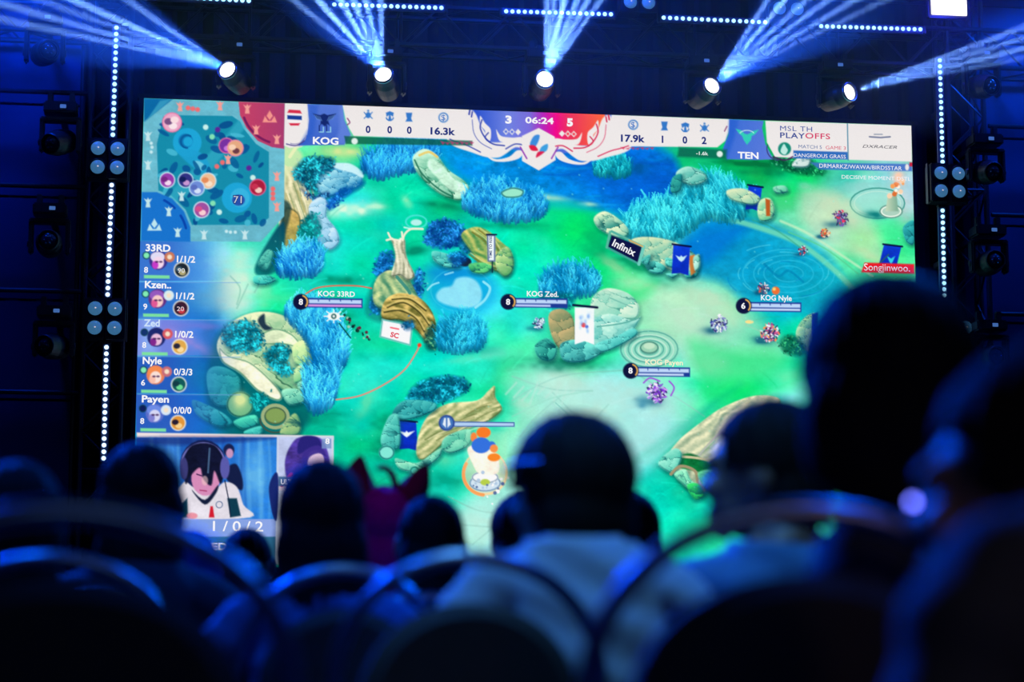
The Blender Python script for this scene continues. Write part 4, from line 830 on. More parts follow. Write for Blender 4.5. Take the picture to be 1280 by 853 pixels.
truss('tower_truss', 'vertical aluminium truss tower left of the big screen', (xl, TB, 0), (xl, TB, 8.2), .34, 24, 'upright truss towers')
truss('tower_truss', 'vertical aluminium truss tower right of the big screen', (xr, TB, 0), (xr, TB, 8.2), .34, 24, 'upright truss towers')
zb = at(640, 45, TB).z
truss('roof_truss', 'horizontal aluminium truss above the screen carrying the moving lights', (xl-1.5, TB, 6.83), (xr+1.5, TB, 6.83), .36, 32, 'horizontal roof trusses')
truss('roof_truss', 'upper horizontal truss along the very top edge, holding the bright square panel', (xl-1.5, TB+.6, 7.75), (xr+1.5, TB+.6, 7.75), .36, 32, 'horizontal roof trusses')
# LED strips
def dome(r=.019):
    return lathe(bmesh.new(), [(r, 0), (r*.92, r*.35), (r*.6, r*.62), (0, r*.75)], axis=(0, -1, 0), n=12)
dome_me = {}
def strip(x0, y0, x1, y1, n, label, grp, m=ledm):
    a = at(x0, y0, TY); b = at(x1, y1, TY); e = empty('led_strip', label, 'light strip', a, grp); d = (b-a); L = d.length; u = d.normalized()
    R = Matrix((u, Vector((0, 1, 0)), u.cross(Vector((0, 1, 0))))).transposed()
    obj('housing', B(d/2+Vector((0, .04, 0)), (L+.07, .05, .07), R, .008), white_h, e)
    obj('end_cap', B(-u*.045+Vector((0, .04, 0)), (.02, .06, .08), R, .004), black, e); obj('end_cap', B(d+u*.045+Vector((0, .04, 0)), (.02, .06, .08), R, .004), black, e)
    obj('bracket', B(d/2+Vector((0, .14, 0)), (.05, .2, .05), R, .004), black, e)
    for i in range(n):
        if m.name not in dome_me: o = obj('led_lens', dome(), m, e, smooth=True); dome_me[m.name] = o.data
        else: o = obj('led_lens', dome_me[m.name], None, e)
        o.location = d*i/(n-1)+Vector((0, .014, 0))
    return e
strip(145.5, 34, 141, 168, 18, 'upper LED strip on the left tower, above its upper four-lamp blinder', 'LED strips on the left tower', ledm)
strip(139.5, 231, 134.5, 368, 18, 'middle LED strip on the left tower, between its two blinders', 'LED strips on the left tower', ledmv)
strip(133, 434, 129.5, 573, 18, 'lowest LED strip on the left tower, beneath both blinders', 'LED strips on the left tower', ledmv)
strip(1175.3, 75, 1178.8, 202, 18, 'upper LED strip on the right tower, above its upper blinder', 'LED strips on the right tower')
strip(1178.8, 263, 1181.5, 392, 18, 'lower LED strip on the right tower, below its upper blinder', 'LED strips on the right tower')
strip(183, -6.5, 311, .5, 17, 'horizontal LED strip cut by the top edge at upper left', 'LED strips on the roof truss')
strip(418, 5, 552, 9.2, 18, 'horizontal LED strip above the second moving light from the left', 'LED strips on the roof truss')
strip(633, 13.5, 764, 17.3, 18, 'horizontal LED strip above the brightest central moving light', 'LED strips on the roof truss')
strip(830, 21.5, 957, 27.3, 17, 'horizontal LED strip above the fourth moving light', 'LED strips on the roof truss')
strip(1027, 32.2, 1151, 36.2, 18, 'horizontal LED strip at upper right, left of the glowing square panel', 'LED strips on the roof truss')
# blinders
blg = mat('blinder_lamp', (.35, .45, .55), .3, emit=(.035, .13, .26), es=1.0, noise=.2, nscale=60, sample=False, coat=.5)
fil = mat('filament', (.5, .5, .5), .3, emit=(.75, .6, .6), es=1.0, sample=False)
def blinder(xc, yc, label, grp, dx=24, dy=24, rows=2):
    c = at(xc, yc, TY-.05); e = empty('blinder_light', label, 'stage light', c, grp); px = 20*1.0/2843*.985
    for q in (-1, 1):
        obj('lamp_box', B((q*.088, .09, 0), (.172, .18, .17*rows+.02), bev=.01), black, e)
    for i in (-1, 1):
        for j in ((-1, 1) if rows == 2 else (0,)):
            p = Vector((i*.084, -.002, j*.084))
            obj('reflector', lathe(bmesh.new(), [(.072, .0), (.076, .016), (.064, .016), (.060, .0)], p, (0, -1, 0), 24), black, e, smooth=True)
            l = obj('lamp', lathe(bmesh.new(), [(.062, 0), (.060, .012), (.045, .026), (.022, .035), (0, .037)], p, (0, -1, 0), 24), blg, e, smooth=True)
            obj('filament', B(p+Vector((.004, -.038, .0)), (.014, .003, .009), bev=.002), fil, l)
    obj('side_bracket', B((-.185, .08, 0), (.01, .05, .30*rows/2+.08), bev=.002), rig, e); obj('side_bracket', B((.185, .08, 0), (.01, .05, .30*rows/2+.08), bev=.002), rig, e)
    obj('clamp', B((0, .25, 0), (.06, .2, .06), bev=.008), black, e)
blinder(134.5, 197.5, 'four-lamp blinder high on the left tower, under the top LED strip', 'four-lamp blinders on the towers')
blinder(131, 398, 'four-lamp blinder low on the left tower, beside the kills list on screen', 'four-lamp blinders on the towers')
blinder(1187, 228, 'four-lamp blinder high on the right tower, beside the event title box', 'four-lamp blinders on the towers')
blinder(1196, 421, 'four-lamp blinder on the right tower, half hidden by the tall dark head', 'four-lamp blinders on the towers')
blinder(799, -8, 'blinder at the top edge right of the central LED strip', 'blinders hung on the roof truss')
blinder(985, 0, 'blinder at the top edge inside the fourth light beam', 'blinders hung on the roof truss')
# moving heads
def moving_head(p, aim, label, grp, lit=False, s=1.0, base_up=True):
    """p is the centre of the front lens; the base hangs above it, yoke arms either side"""
    p = Vector(p); aim = Vector(aim).normalized(); e = empty('moving_light', label, 'stage light', p, grp)
    c = -aim*.16*s                                     # head pivot
    f = Vector((aim.x, aim.y, 0)); f = Vector((0, -1, 0)); sd_ = Vector((1, 0, 0))
    head = obj('head', lathe(bmesh.new(), [(0, -.15*s), (.055*s, -.148*s), (.088*s, -.11*s), (.098*s, -.02*s), (.098*s, .06*s), (.088*s, .10*s), (.082*s, .15*s), (.076*s, .158*s), (.070*s, .15*s), (.066*s, .135*s), (0, .135*s)], c, aim, 28), black, e, smooth=False)
    if lit:
        lens = obj('lens', lathe(bmesh.new(), [(.056*s, 0), (.050*s, .014*s), (.028*s, .026*s), (0, .030*s)], c+aim*.142*s, aim, 24), lampw, e, smooth=True); lens['label'] = 'glowing warm white lens'
        obj('lens_ring', lathe(bmesh.new(), [(.084*s, 0), (.084*s, .02*s), (.076*s, .024*s), (.060*s, .006*s), (.060*s, 0)], c+aim*.15*s, aim, 28), ringm, e, smooth=True)
    else:
        lens = obj('lens', lathe(bmesh.new(), [(.064*s, 0), (.055*s, .014*s), (.03*s, .026*s), (0, .03*s)], c+aim*.138*s, aim, 24), darkg, e, smooth=True)
        for k in range(7):
            t = k*2*pi/6; R = frame_from(aim); q = c+aim*.160*s+R @ Vector(((.028 if k < 6 else 0)*cos(t)*s, (.028 if k < 6 else 0)*sin(t)*s, 0))
            obj('glass_facet', lathe(bmesh.new(), [(.009*s, 0), (.006*s, .005*s), (0, .006*s)], q, aim, 8), steel, lens, smooth=True)
    for q in (-1, 1):
        bm = bmesh.new(); box(bm, c+sd_*q*.135*s+Vector((0, 0, .045*s)), (.035*s, .10*s, .25*s), bev=.012*s)
        obj('yoke_arm', bm, black, e)
        obj('pivot_cap', lathe(bmesh.new(), [(.03*s, 0), (.026*s, .01*s), (0, .012*s)], c+sd_*q*.152*s, sd_*q, 14), rig, e)
    obj('yoke_top', B(c+Vector((0, 0, .17*s)), (.305*s, .11*s, .035*s), bev=.01*s), black, e)
    b = obj('base', B(c+Vector((0, .0, .255*s)), (.25*s, .2*s, .085*s), bev=.012*s), black, e)
    obj('display', B(c+Vector((.02*s, -.102*s, .255*s)), (.045*s, .006*s, .028*s), bev=.002), mat('small_display', (.1, .2, .4), .3, emit=(.05, .13, .35), es=1, sample=False), b)
    obj('clamp', B(c+Vector((-.08*s, 0, .33*s)), (.04*s, .06*s, .09*s), bev=.006), rig, e); obj('clamp', B(c+Vector((.08*s, 0, .33*s)), (.04*s, .06*s, .09*s), bev=.006), rig, e)
    ya = (19.985 if lit else 20.44)-p.y; y0 = c.y+.09*s; z0_ = c.z+.24*s; z1_ = (6.675-p.z) if lit else z0_+.06; obj('mounting_arm', B((c.x, (y0+ya)/2, (z0_+z1_)/2), (.05, ya-y0, z1_-z0_), bev=.004), rig, e)
    return e
names = ['first lit moving light from the left, beam thrown to the upper left', 'second lit moving light from the left, fan of beams rising leftwards', 'central moving light, the brightest, beams rising straight up',
         'fourth lit moving light, beams rising to the upper right', 'rightmost lit moving light above the screen corner, beam thrown right']
spec_ = [((284,87), [(150,-6,.6),(92,0,1.5),(40,-4,.5),(-6,2,.9),(-6,22,.7)], (-.45,-.85,.22)), ((479,93), [(364,-2,.5),(396,-2,1.6),(424,-2,1.3),(441,-2,1.0),(457,-2,1.0),(476,-2,.7)], (-.25,-.92,.3)),
         ((681,99), [(684,-2,.7),(693,-2,.7),(706,-2,1.7),(722,-2,1.0),(736,-2,.9),(752,-2,.6)], (.03,-1,.12)), ((890,107), [(962,-4,.6),(984,-4,1.3),(1012,-4,.7),(1040,-4,.9),(1075,-4,.8),(1110,-2,.4)], (.3,-.9,.2)),
         ((1062,115), [(1290,30,.8),(1290,44,.7),(1290,58,.9),(1290,70,.3)], (.5,-.85,.1))]
for nm, (c, tg, aim) in zip(names, spec_):
    p = at(c[0], c[1], TY-.1); moving_head(p, aim, nm, 'lit moving lights above the screen', True, 1.12)
    q = p+Vector(aim).normalized()*.04
    for (tx, ty, k) in tg:
        t = at(tx, ty, 17.9)
        lamp('beam', 'SPOT', q, t, (.30, .50, 1.0), 105000*k, spot_size=radians(1.7), spot_blend=.4, shadow_soft_size=.02)
    ts = [at(x_, y_, 17.9) for x_, y_, _ in tg]; mid = sum(ts, Vector())/len(ts); spread = max((ts[0]-q).angle(mid-q), (ts[-1]-q).angle(mid-q))
    lamp('beam', 'SPOT', q, mid, (.02, .13, 1.0), 2300, spot_size=spread*2+radians(2.5), spot_blend=.35, shadow_soft_size=.02)
side = [((62,62),'upper left','topmost'),((62,180),'left','second from the top'),((60,300),'left','third from the top'),((54,432),'left','lowest')]
for (c, a, b), aim in zip(side, ((.3,-1,-.1),(-.5,-1,-.35),(0,-1,0),(-.45,-1,-.1))):
    moving_head(at(c[0], c[1], TY-.3), aim, f'unlit moving light, {b} of the column on the left side panel', 'unlit moving lights on the left panel', False, 1.15)
for (c, b), aim in zip((((1240,107),'topmost'),((1243,215),'second from the top'),((1245,325),'third from the top'),((1247,445),'lowest')), ((.2,-1,-.2),(.1,-1,-.2),(.02,-1,0),(.05,-1,0))):
    moving_head(at(c[0], c[1], TY-.3), aim, f'unlit moving light, {b} of the column on the right side panel', 'unlit moving lights on the right panel', False, 1.15)
# unlit moving heads hanging dark behind the lit beams are the same fixtures; glowing square panel
e = empty('panel_light', 'glowing white square light panel at the top right corner', 'stage light', at(1186, 2, 19.5))
pl = obj('light_surface', B((0, 0, 0), (.34, .02, .26), bev=.005), mat('panel_glow', (.2, .2, .2), .4, emit=(1, .95, .85), es=1.6), e)
obj('housing', B((0, .06, 0), (.38, .08, .30), bev=.01), black, e); obj('yoke', B((0, .14, .1), (.05, .08, .3), bev=.006), black, e)
lamp('panel_spill', 'POINT', at(1186, 6, 19.35), (0, 0, 0), (.03, .04, 1.0), 34, shadow_soft_size=.12)
# side panels behind the fixture columns with crossing pipes
panelm = mat('side_panel', (.03, .06, .17), .6, noise=.2, nscale=2)
for sgn, x0, x1, lab in ((0, at(-60, 300, 20.45).x, at(98, 300, 20.45).x, 'left'), (1, at(1222, 300, 20.45).x, at(1380, 300, 20.45).x, 'right')):
    e = empty('side_panel', f'tall dark blue flat panel behind the unlit lights, {lab} of the screen', 'panel', ((x0+x1)/2, 20.45, 0), 'tall flats beside the screen')
    zs = [0, 1.2, at(0, 500, 20.45).z, at(0, 375, 20.45).z, at(0, 246, 20.45).z, at(0, 130, 20.45).z, 7.4, 8.6]
    for a, b in zip(zs, zs[1:]): obj('board', B((0, 0, (a+b)/2), (x1-x0, .04, b-a-.018), bev=.006), panelm, e)
    for x in ((x1-x0)/2, -(x1-x0)/2): obj('edge_pole', tube(bmesh.new(), [(x, -.05, 0), (x, -.05, 8.5)], .022, 8), rig, e)
    f = .0 if sgn else .0
    ordn = ['lowest of four', 'second from the bottom', 'third from the bottom', 'topmost of four']
    for i, a in enumerate(zs[2:6]):
        pe = tag(obj('crossbar', tube(bmesh.new(), [(x0-.0, 20.05, a+.02), (x1+.1, 20.05, a+.02)], .022, 8), black), f'black pipe across the {lab} side panel, {ordn[i]}', 'pipe', f'crossbars on the {lab} panel')
# ------------------------------------------------------------------ chairs
chrome = mat('chair_chrome', (.26, .33, .46), .30, 1.0); pad = mat('black_cushion', (.028, .03, .033), .8, noise=.3, nscale=60, bump=.15)
rub = mat('rubber', (.01, .01, .01), .8)
def chair_parts():
    """banquet chair, origin on the floor under the seat centre, facing +Y; back towards -Y"""
    e = empty('banquet_chair')
    def arch(z0, z1, hw, n=26):
        pts = []
        for i in range(n+1):
            t = pi*i/n; z = z0+(z1-z0)*(sin(t)**.9 if 0 < i < n else 0); pts.append((-hw*cos(t), -.215-.085*(z-.45)/.5, z))
        return pts
    L = [(-.225, -.20, .0), (-.222, -.205, .25), (-.222, -.21, .45), (-.23, -.24, .62)]+arch(.77, .965, .235)+[(.23, -.24, .62), (.222, -.21, .45), (.222, -.205, .25), (.225, -.20, .0)]
    obj('back_frame', tube(bmesh.new(), L, .0125, 10), chrome, e, smooth=True)
    for q in (-1, 1):
        obj('leg', tube(bmesh.new(), [(q*.20, .20, .44), (q*.205, .215, .2), (q*.21, .22, .0)], .0125, 10), chrome, e, smooth=True)
        obj('side_rail', tube(bmesh.new(), [(q*.222, -.205, .43), (q*.20, .20, .43)], .011, 8), chrome, e, smooth=True)
        for y in (-.20, .22): obj('foot_cap', lathe(bmesh.new(), [(0, 0), (.017, 0), (.017, .03), (0, .03)], (q*(.225 if y < 0 else .21), y, 0), (0, 0, 1), 10), rub, e)
    obj('front_rail', tube(bmesh.new(), [(-.20, .20, .43), (.20, .20, .43)], .011, 8), chrome, e, smooth=True)
    obj('stretcher', tube(bmesh.new(), [(-.205, .21, .18), (.205, .21, .18)], .009, 8), chrome, e, smooth=True)
    bm = bmesh.new(); n = 22
    # seat cushion, rounded
    bmesh.ops.create_cube(bm, size=1, matrix=Matrix.Translation((0, 0, .445)) @ Matrix.Diagonal((.43, .42, .07, 1)))
    bmesh.ops.bevel(bm, geom=bm.edges[:], offset=.03, segments=4, affect='EDGES'); obj('seat', bm, pad, e, smooth=True)
    # back cushion: rounded arch slab a hand's width inside the frame
    bm = bmesh.new(); prof = []
    for i in range(n+1):
        t = pi*i/n; prof.append((-.19*cos(t), .75+.15*(sin(t)**.9 if 0 < i < n else 0)))
    prof = [(-.17, .50), (-.185, .62)]+prof+[(.185, .62), (.17, .50)]
    def yy(z): return -.215-.085*(z-.45)/.5
    A = [bm.verts.new((x, yy(z)-.012, z)) for x, z in prof]; A2 = [bm.verts.new((x*.88, yy(z)-.032, .5+(z-.5)*.93+.008)) for x, z in prof]
    C_ = [bm.verts.new((x, yy(z)+.02, z)) for x, z in prof]; C2 = [bm.verts.new((x*.88, yy(z)+.045, .5+(z-.5)*.93+.008)) for x, z in prof]
    N = len(prof)
    for U, V in ((A2, A), (A, C_), (C_, C2)):
        for i in range(N): j = (i+1) % N; bm.faces.new((U[i], U[j], V[j], V[i]))
    bm.faces.new(A2); bm.faces.new(C2[::-1]); obj('backrest', bm, pad, e, smooth=False)
    for q in (-1, 1): obj('back_bracket', B((q*.198, yy(.6), .6), (.05, .012, .02), bev=.003), chrome, e)
    return e
chair0 = chair_parts(); first = [True]
def chair(x, y, rz, label, grp='banquet chairs in the audience rows'):
    if first[0]: c = chair0; first[0] = False
    else: c = copy_tree(chair0)
    c.location = (x, y, 0); c.rotation_euler = (0, 0, rz)
    return tag(c, label, 'chair', grp)

# ------------------------------------------------------------------ people
skinm = mat('skin', (.30, .17, .12), .5, noise=.1); 
def hairm(name, c, r=.7): return mat(name, c, r, noise=.35, nscale=70, bump=.3, spec=.12)
h_black = hairm('black_hair', (.010, .009, .009)); h_mag = hairm('magenta_wig', (.15, .01, .24), .6)
def skin_mesh(verts, edges, radii, sub=2):
    me = bpy.data.meshes.new('t'); me.from_pydata(verts, edges, []); o = bpy.data.objects.new('t', me); COL.objects.link(o)
    s = o.modifiers.new('s', 'SKIN'); s.use_smooth_shade = True
    for i, r in enumerate(radii):
        rr = r if isinstance(r, tuple) else (r, r); o.data.skin_vertices[0].data[i].radius = rr
    o.data.skin_vertices[0].data[0].use_root = True
    u = o.modifiers.new('u', 'SUBSURF'); u.levels = sub; u.render_levels = sub
    bpy.context.view_layer.update(); m = bpy.data.meshes.new_from_object(o.evaluated_get(bpy.context.evaluated_depsgraph_get()))
    bpy.data.objects.remove(o); return m
def remesh(bm_list, vox, smooth=6, extra=None):
    bm = bmesh.new()
    for m in bm_list:
        if isinstance(m, bpy.types.Mesh): bm.from_mesh(m)
        else:
            t = bpy.data.meshes.new('t'); m.to_mesh(t); bm.from_mesh(t); m.free()
    me = bpy.data.meshes.new('t'); bm.to_mesh(me); bm.free(); o = bpy.data.objects.new('t', me); COL.objects.link(o)
    r = o.modifiers.new('r', 'REMESH'); r.mode = 'VOXEL'; r.voxel_size = vox; r.use_smooth_shade = True
    if smooth: s = o.modifiers.new('s', 'SMOOTH'); s.iterations = smooth; s.factor = .5
    bpy.context.view_layer.update(); m = bpy.data.meshes.new_from_object(o.evaluated_get(bpy.context.evaluated_depsgraph_get()))
    bpy.data.objects.remove(o)
    for p in m.polygons: p.use_smooth = True
    return m
def ell(c, r, rot=None, n=16):
    bm = bmesh.new(); M = Matrix.Translation(Vector(c))
    if rot is not None: M = M @ rot.to_4x4()
    bmesh.ops.create_uvsphere(bm, u_segments=n*2, v_segments=n, radius=1, matrix=M @ Matrix.Diagonal((r[0], r[1], r[2], 1))); return bm
# seated skeleton, origin on the floor below the hips, facing +Y, head top at 1.28 m
J = dict(pelvis=(0,0,.56), belly=(0,-.02,.70), chest=(0,-.03,.86), upper=(0,-.02,.96), neck=(0,-.01,1.04), head=(0,.012,1.13))
HEADC = Vector((0, .02, 1.165))
def body_mesh(variant=0):
    V = [J['pelvis'], J['belly'], J['chest'], J['upper'], J['neck'], (0, .005, 1.11)]; R = [(.155,.12), (.135,.105), (.155,.115), (.105,.085), (.062,.062), (.06,.062)]
    E = [(0,1),(1,2),(2,3),(3,4),(4,5)]
    def add(v, r, frm): V.append(v); R.append(r); E.append((frm, len(V)-1)); return len(V)-1
    parts = []
    for q in (-1, 1):
        s0 = add((q*.10, -.02, .955), .07, 3); s1 = add((q*.175, -.015, .945), .058, s0)
        if variant == 0: el, wr = (q*.235, .0, .70), (q*.13, .27, .655)
        elif variant == 1: el, wr = (q*.22, .06, .69), (q*.07, .30, .70)
        else: el, wr = (q*.25, -.03, .70), (q*.16, .22, .645)
        e0 = add(tuple((Vector((q*.175, -.015, .945))*.5+Vector(el)*.5)), .049, s1); e1 = add(el, .042, e0)
        m = tuple(Vector(el)*.5+Vector(wr)*.5); w0 = add(m, .038, e1); w1 = add(wr, .028, w0)
        d = (Vector(wr)-Vector(el)).normalized(); pm_ = Vector(wr)+d*.045; p1 = add(tuple(pm_), (.034, .018), w1); 
        h0 = add((q*.10, .03, .55), .09, 0); h1 = add((q*.125, .24, .545), .078, h0); k = add((q*.13, .43, .535), .06, h1)
        c1 = add((q*.13, .45, .32), .05, k); a1 = add((q*.13, .42, .09), .035, c1); f1 = add((q*.135, .50, .045), .036, a1); f2 = add((q*.14, .58, .035), .03, f1)
        side = Vector((1, 0, 0)); dn = Vector((0, 0, -1))
        for i, (off, ln) in enumerate(((-.028, .062), (-.010, .072), (.009, .068), (.026, .052))):
            b = pm_+side*off+d*.02; parts.append(skin_mesh([tuple(b), tuple(b+d*ln*.55+dn*.006), tuple(b+d*ln+dn*.028)], [(0,1),(1,2)], [.010,.009,.0075], 1))
        b = pm_-side*q*.02-d*.01; parts.append(skin_mesh([tuple(b), tuple(b-side*q*.028+d*.02), tuple(b-side*q*.034+d*.05)], [(0,1),(1,2)], [.012,.010,.008], 1))
    return [skin_mesh(V, E, R)]+parts
def head_parts():
    P = [ell(HEADC, (.076, .096, .100)), ell(HEADC+Vector((0, .035, -.055)), (.054, .062, .062)), ell(HEADC+Vector((0, .088, -.098)), (.024, .018, .018))]
    P.append(lathe(bmesh.new(), [(0, -.02), (.010, -.018), (.016, .014), (.0, .022)], HEADC+Vector((0, .104, -.022)), (0, .35, -1), 10))
    P.append(ell(HEADC+Vector((0, .093, .018)), (.055, .016, .012)))
    for q in (-1, 1): P.append(ell(HEADC+Vector((q*.079, -.006, -.015)), (.010, .020, .031))); P.append(ell(HEADC+Vector((q*.03, .086, -.03)), (.026, .018, .022)))
    P.append(ell(HEADC+Vector((0, .097, -.066)), (.024, .012, .005))); P.append(ell(HEADC+Vector((0, .095, -.077)), (.021, .012, .006)))
    return P
def turn(me, ang, tilt=0.0, drop=0.0, c=None, lo=1.0, hi=1.08):
    """turn the head: everything above the collar twists about the neck"""
    n = len(me.vertices); co = np.zeros(n*3, np.float32); me.vertices.foreach_get('co', co); co = co.reshape(-1, 3)
    t = np.clip((co[:, 2]-lo)/(hi-lo), 0, 1); t = t*t*(3-2*t); t[np.abs(co[:, 0]) > .16] = 0
    a = t*ang; x = co[:, 0]; y = co[:, 1]-.0; X = x*np.cos(a)-y*np.sin(a); Y = x*np.sin(a)+y*np.cos(a)
    b = t*tilt; Z = co[:, 2]-1.04; X2 = X*np.cos(b)+Z*np.sin(b); Z2 = -X*np.sin(b)+Z*np.cos(b)
    co[:, 0] = X2; co[:, 1] = Y+drop*.8*t; co[:, 2] = np.where(t > 0, Z2+1.04, co[:, 2])-drop*t; me.vertices.foreach_set('co', co.ravel()); me.update(); return me
def cut(me, f):
    bm = bmesh.new(); bm.from_mesh(me); bmesh.ops.delete(bm, geom=[v for v in bm.verts if f(v.co)], context='VERTS'); m = bpy.data.meshes.new('t'); bm.to_mesh(m); bm.free(); return m
def shell(me, off, f):
    """clothing: the part of the body surface that f keeps, pushed outwards, with a turned edge"""
    m = cut(me, lambda c: not f(c)); bm = bmesh.new(); bm.from_mesh(m); bm.normal_update()
    for v in bm.verts: v.co += v.normal*(off+.004*sin(v.co.z*70+v.co.x*31)*(off > .008))
    ed = [e for e in bm.edges if e.is_boundary]; r = bmesh.ops.extrude_edge_only(bm, edges=ed); 
    for g in r['geom']:
        if isinstance(g, bmesh.types.BMVert): g.co -= g.normal*off*.0+Vector((0, 0, .004)); 
    o = bpy.data.meshes.new('t'); bm.to_mesh(o); bm.free()
    for p in o.polygons: p.use_smooth = True
    return o
BODY = {}
def get_body(v):
    if v not in BODY: BODY[v] = remesh(body_mesh(v)+head_parts(), .0075, 5)
    return BODY[v]
def hair_short(full=1.0):
    P = [ell(HEADC+Vector((0, -.012, .022)), (.088*full, .104*full, .100*full)), ell(HEADC+Vector((0, -.040, -.040)), (.080*full, .068, .085))]
    m = remesh(P, .007, 3)
    # keep the face free, trim at the nape
    m = cut(m, lambda c: (c.y > .085 and c.z < HEADC.z+.055) or (c.y > .02 and c.z < HEADC.z+.0) or c.z < HEADC.z-.095)
    return m
def hair_tall():
    P = [ell(HEADC+Vector((0, -.02, .035)), (.092, .108, .100)), ell(HEADC+Vector((0, -.045, -.03)), (.102, .080, .115)), ell(HEADC+Vector((0, -.055, -.12)), (.098, .065, .10)), ell(HEADC+Vector((0, -.055, -.19)), (.094, .06, .08))]
    return cut(remesh(P, .007, 3), lambda c: c.y > .08 and c.z < HEADC.z+.05)
def hair_long(w=1.0, drop=.26):
    P = [ell(HEADC+Vector((0, -.01, .02)), (.088*w, .106, .104)), ell(HEADC+Vector((0, -.045, -.07)), (.094*w, .072, .12)), ell(HEADC+Vector((0, -.065, -.10-drop*.35)), (.102*w, .06, .07+drop*.42)), ell(HEADC+Vector((0, -.075, -.12-drop*.6)), (.095*w, .045, .05+drop*.35))]
    return cut(remesh(P, .008, 4), lambda c: c.y > .082 and c.z < HEADC.z+.05)
def strands(me, amp=.004, f=60):
    n = len(me.vertices); co = np.zeros(n*3, np.float32); no = np.zeros(n*3, np.float32); me.vertices.foreach_get('co', co); me.vertices.foreach_get('normal', no)
    co = co.reshape(-1, 3); no = no.reshape(-1, 3); a = np.arctan2(co[:, 0], -co[:, 1]+.02)
    k = np.sin(a*f*.55+2*np.sin(co[:, 2]*40))*.6+np.sin(a*f*.23+co[:, 2]*25)*.4; co += no*(k*amp)[:, None]; me.vertices.foreach_set('co', co.ravel()); me.update()
    for p in me.polygons: p.use_smooth = True
    return me
def person(x, y, label, shirt, hair='short', hm=None, sc=1.0, variant=0, turn_=0.0, tilt=0.0, rz=0.0, collar=None, extra=None, hs=1.0, lift=0.0, drop=0.0):
    """head centre lands on the given pixel column; y = metres from the camera"""
    e = empty('person', label, 'person', (x, y, lift), 'seated spectators seen from behind', rz)
    b = get_body(variant).copy(); turn(b, turn_, tilt, drop); b.materials.clear(); o = obj('body', b, skinm, e)
    raw = get_body(variant)
    sm = mat('shirt_%d_%d_%d' % tuple(int(v*1000) for v in shirt), shirt, .8, noise=.12, nscale=25, bump=.1)
    obj('shirt', shell(raw, .012, lambda c: .56 < c.z < 1.035 and c.y < .16), sm, e)
    obj('trousers', shell(raw, .009, lambda c: .10 < c.z < .63 and not (c.z > .6 and c.y > .15)), mat('dark_denim', (.012, .016, .03), .8, noise=.2, nscale=50), e)
    for q in (-1, 1):
        obj('shoe', shell(raw, .008, lambda c, q=q: c.z < .10 and c.x*q > 0), mat('dark_shoe', (.02, .02, .02), .6), e)
    if collar: obj('collar', lathe(bmesh.new(), [(.075, 0), (.066, .035), (.060, .052), (.066, .050), (.074, .03), (.084, -.004)], (0, -.015, 1.0), (0, -.12, 1), 28), mat('collar_cloth', collar, .8), e, smooth=True)
    m = dict(short=hair_short, tall=hair_tall, long=hair_long)[hair]()
    m = strands(m, .003); n = len(m.vertices)
    if hs != 1.0:
        co = np.zeros(n*3, np.float32); m.vertices.foreach_get('co', co); co = co.reshape(-1, 3); c = np.array(HEADC); co = (co-c)*hs+c; m.vertices.foreach_set('co', co.astype(np.float32).ravel())
    turn(m, turn_, tilt, drop); hm = hm or h_black; obj('hair', m, hm, e)
    e.scale = (sc, sc, sc)
    if extra: extra(e)
    return e
# ------------------------------------------------------------------ audience
def fox_ears(e):
    fur = mat('fox_ear_fur', (.06, .03, .03), .8, noise=.3, nscale=80); inn = mat('fox_ear_inner', (.08, .02, .08), .8)
    band = obj('headband', tube(bmesh.new(), [(.085*cos(t), .0, 1.165+.122*sin(t)) for t in np.linspace(.2, pi-.2, 16)], .006, 8), fur, e)
    for q, hgt, ln in ((-1, .125, -.012), (1, .105, .055)):
        bm = bmesh.new(); n = 9; rows = []
        for i in range(n+1):
            t = i/n; w = .050*(1-t)**.62*(1+.25*sin(pi*t)); cx = q*(.052+.0*t)+ln*t+(.0 if q > 0 else -.012*sin(pi*t)); z = 1.245+hgt*t
            rows.append([bm.verts.new((cx-w, -.004, z)), bm.verts.new((cx-w*.4, -.030*(1-t), z)), bm.verts.new((cx+w*.4, -.030*(1-t), z)), bm.verts.new((cx+w, -.004, z)), bm.verts.new((cx, .012*(1-t), z))])
        for a, b in zip(rows, rows[1:]):
            for k in range(5): bm.faces.new((a[k], a[(k+1) % 5], b[(k+1) % 5], b[k]))
        bm.faces.new(rows[0]); bm.faces.new(rows[-1][::-1])
        r = obj('fox_ear', bm, fur, e, smooth=True)
        obj('ear_edge', tube(bmesh.new(), [tuple(v) for v in [(q*.052+ln*t+(.043*(1-t)**.62*(1+.25*sin(pi*t)))*1.0-(.012*sin(pi*t) if q < 0 else 0), .0, 1.245+hgt*t) for t in np.linspace(0, .97, 10)]], .005, 6), inn, r)
    obj('spiral_curl', tube(bmesh.new(), [(-.005+.034*cos(t), .0, 1.285+.052*sin(t)) for t in np.linspace(-1.3, 1.9, 14)], [.006+.004*sin(pi*i/13) for i in range(14)], 8), inn, e, smooth=True)['label'] = 'dark purple curved horn between the ears'
def glasses(e):
    m = mat('glasses_metal', (.5, .55, .6), .2, 1.0); a = .55
    g = bmesh.new()
    tube(g, [(-.086, -.01, 1.168), (-.088, .05, 1.17), (-.075, .108, 1.165)], .003, 6); tube(g, [(.086, -.01, 1.168), (.088, .05, 1.17), (.075, .108, 1.165)], .003, 6)
    for q in (-1, 1): tube(g, [(q*.034+.03*cos(t), .118, 1.155+.02*sin(t)) for t in np.linspace(0, 2*pi, 18)[:-1]], .0025, 6, closed=True)
    me = bpy.data.meshes.new('glasses'); g.to_mesh(me); g.free(); turn(me, e.get('turn', .5), 0); obj('glasses', me, m, e)
def ear_lit(e): pass
DK = (.02, .025, .04)
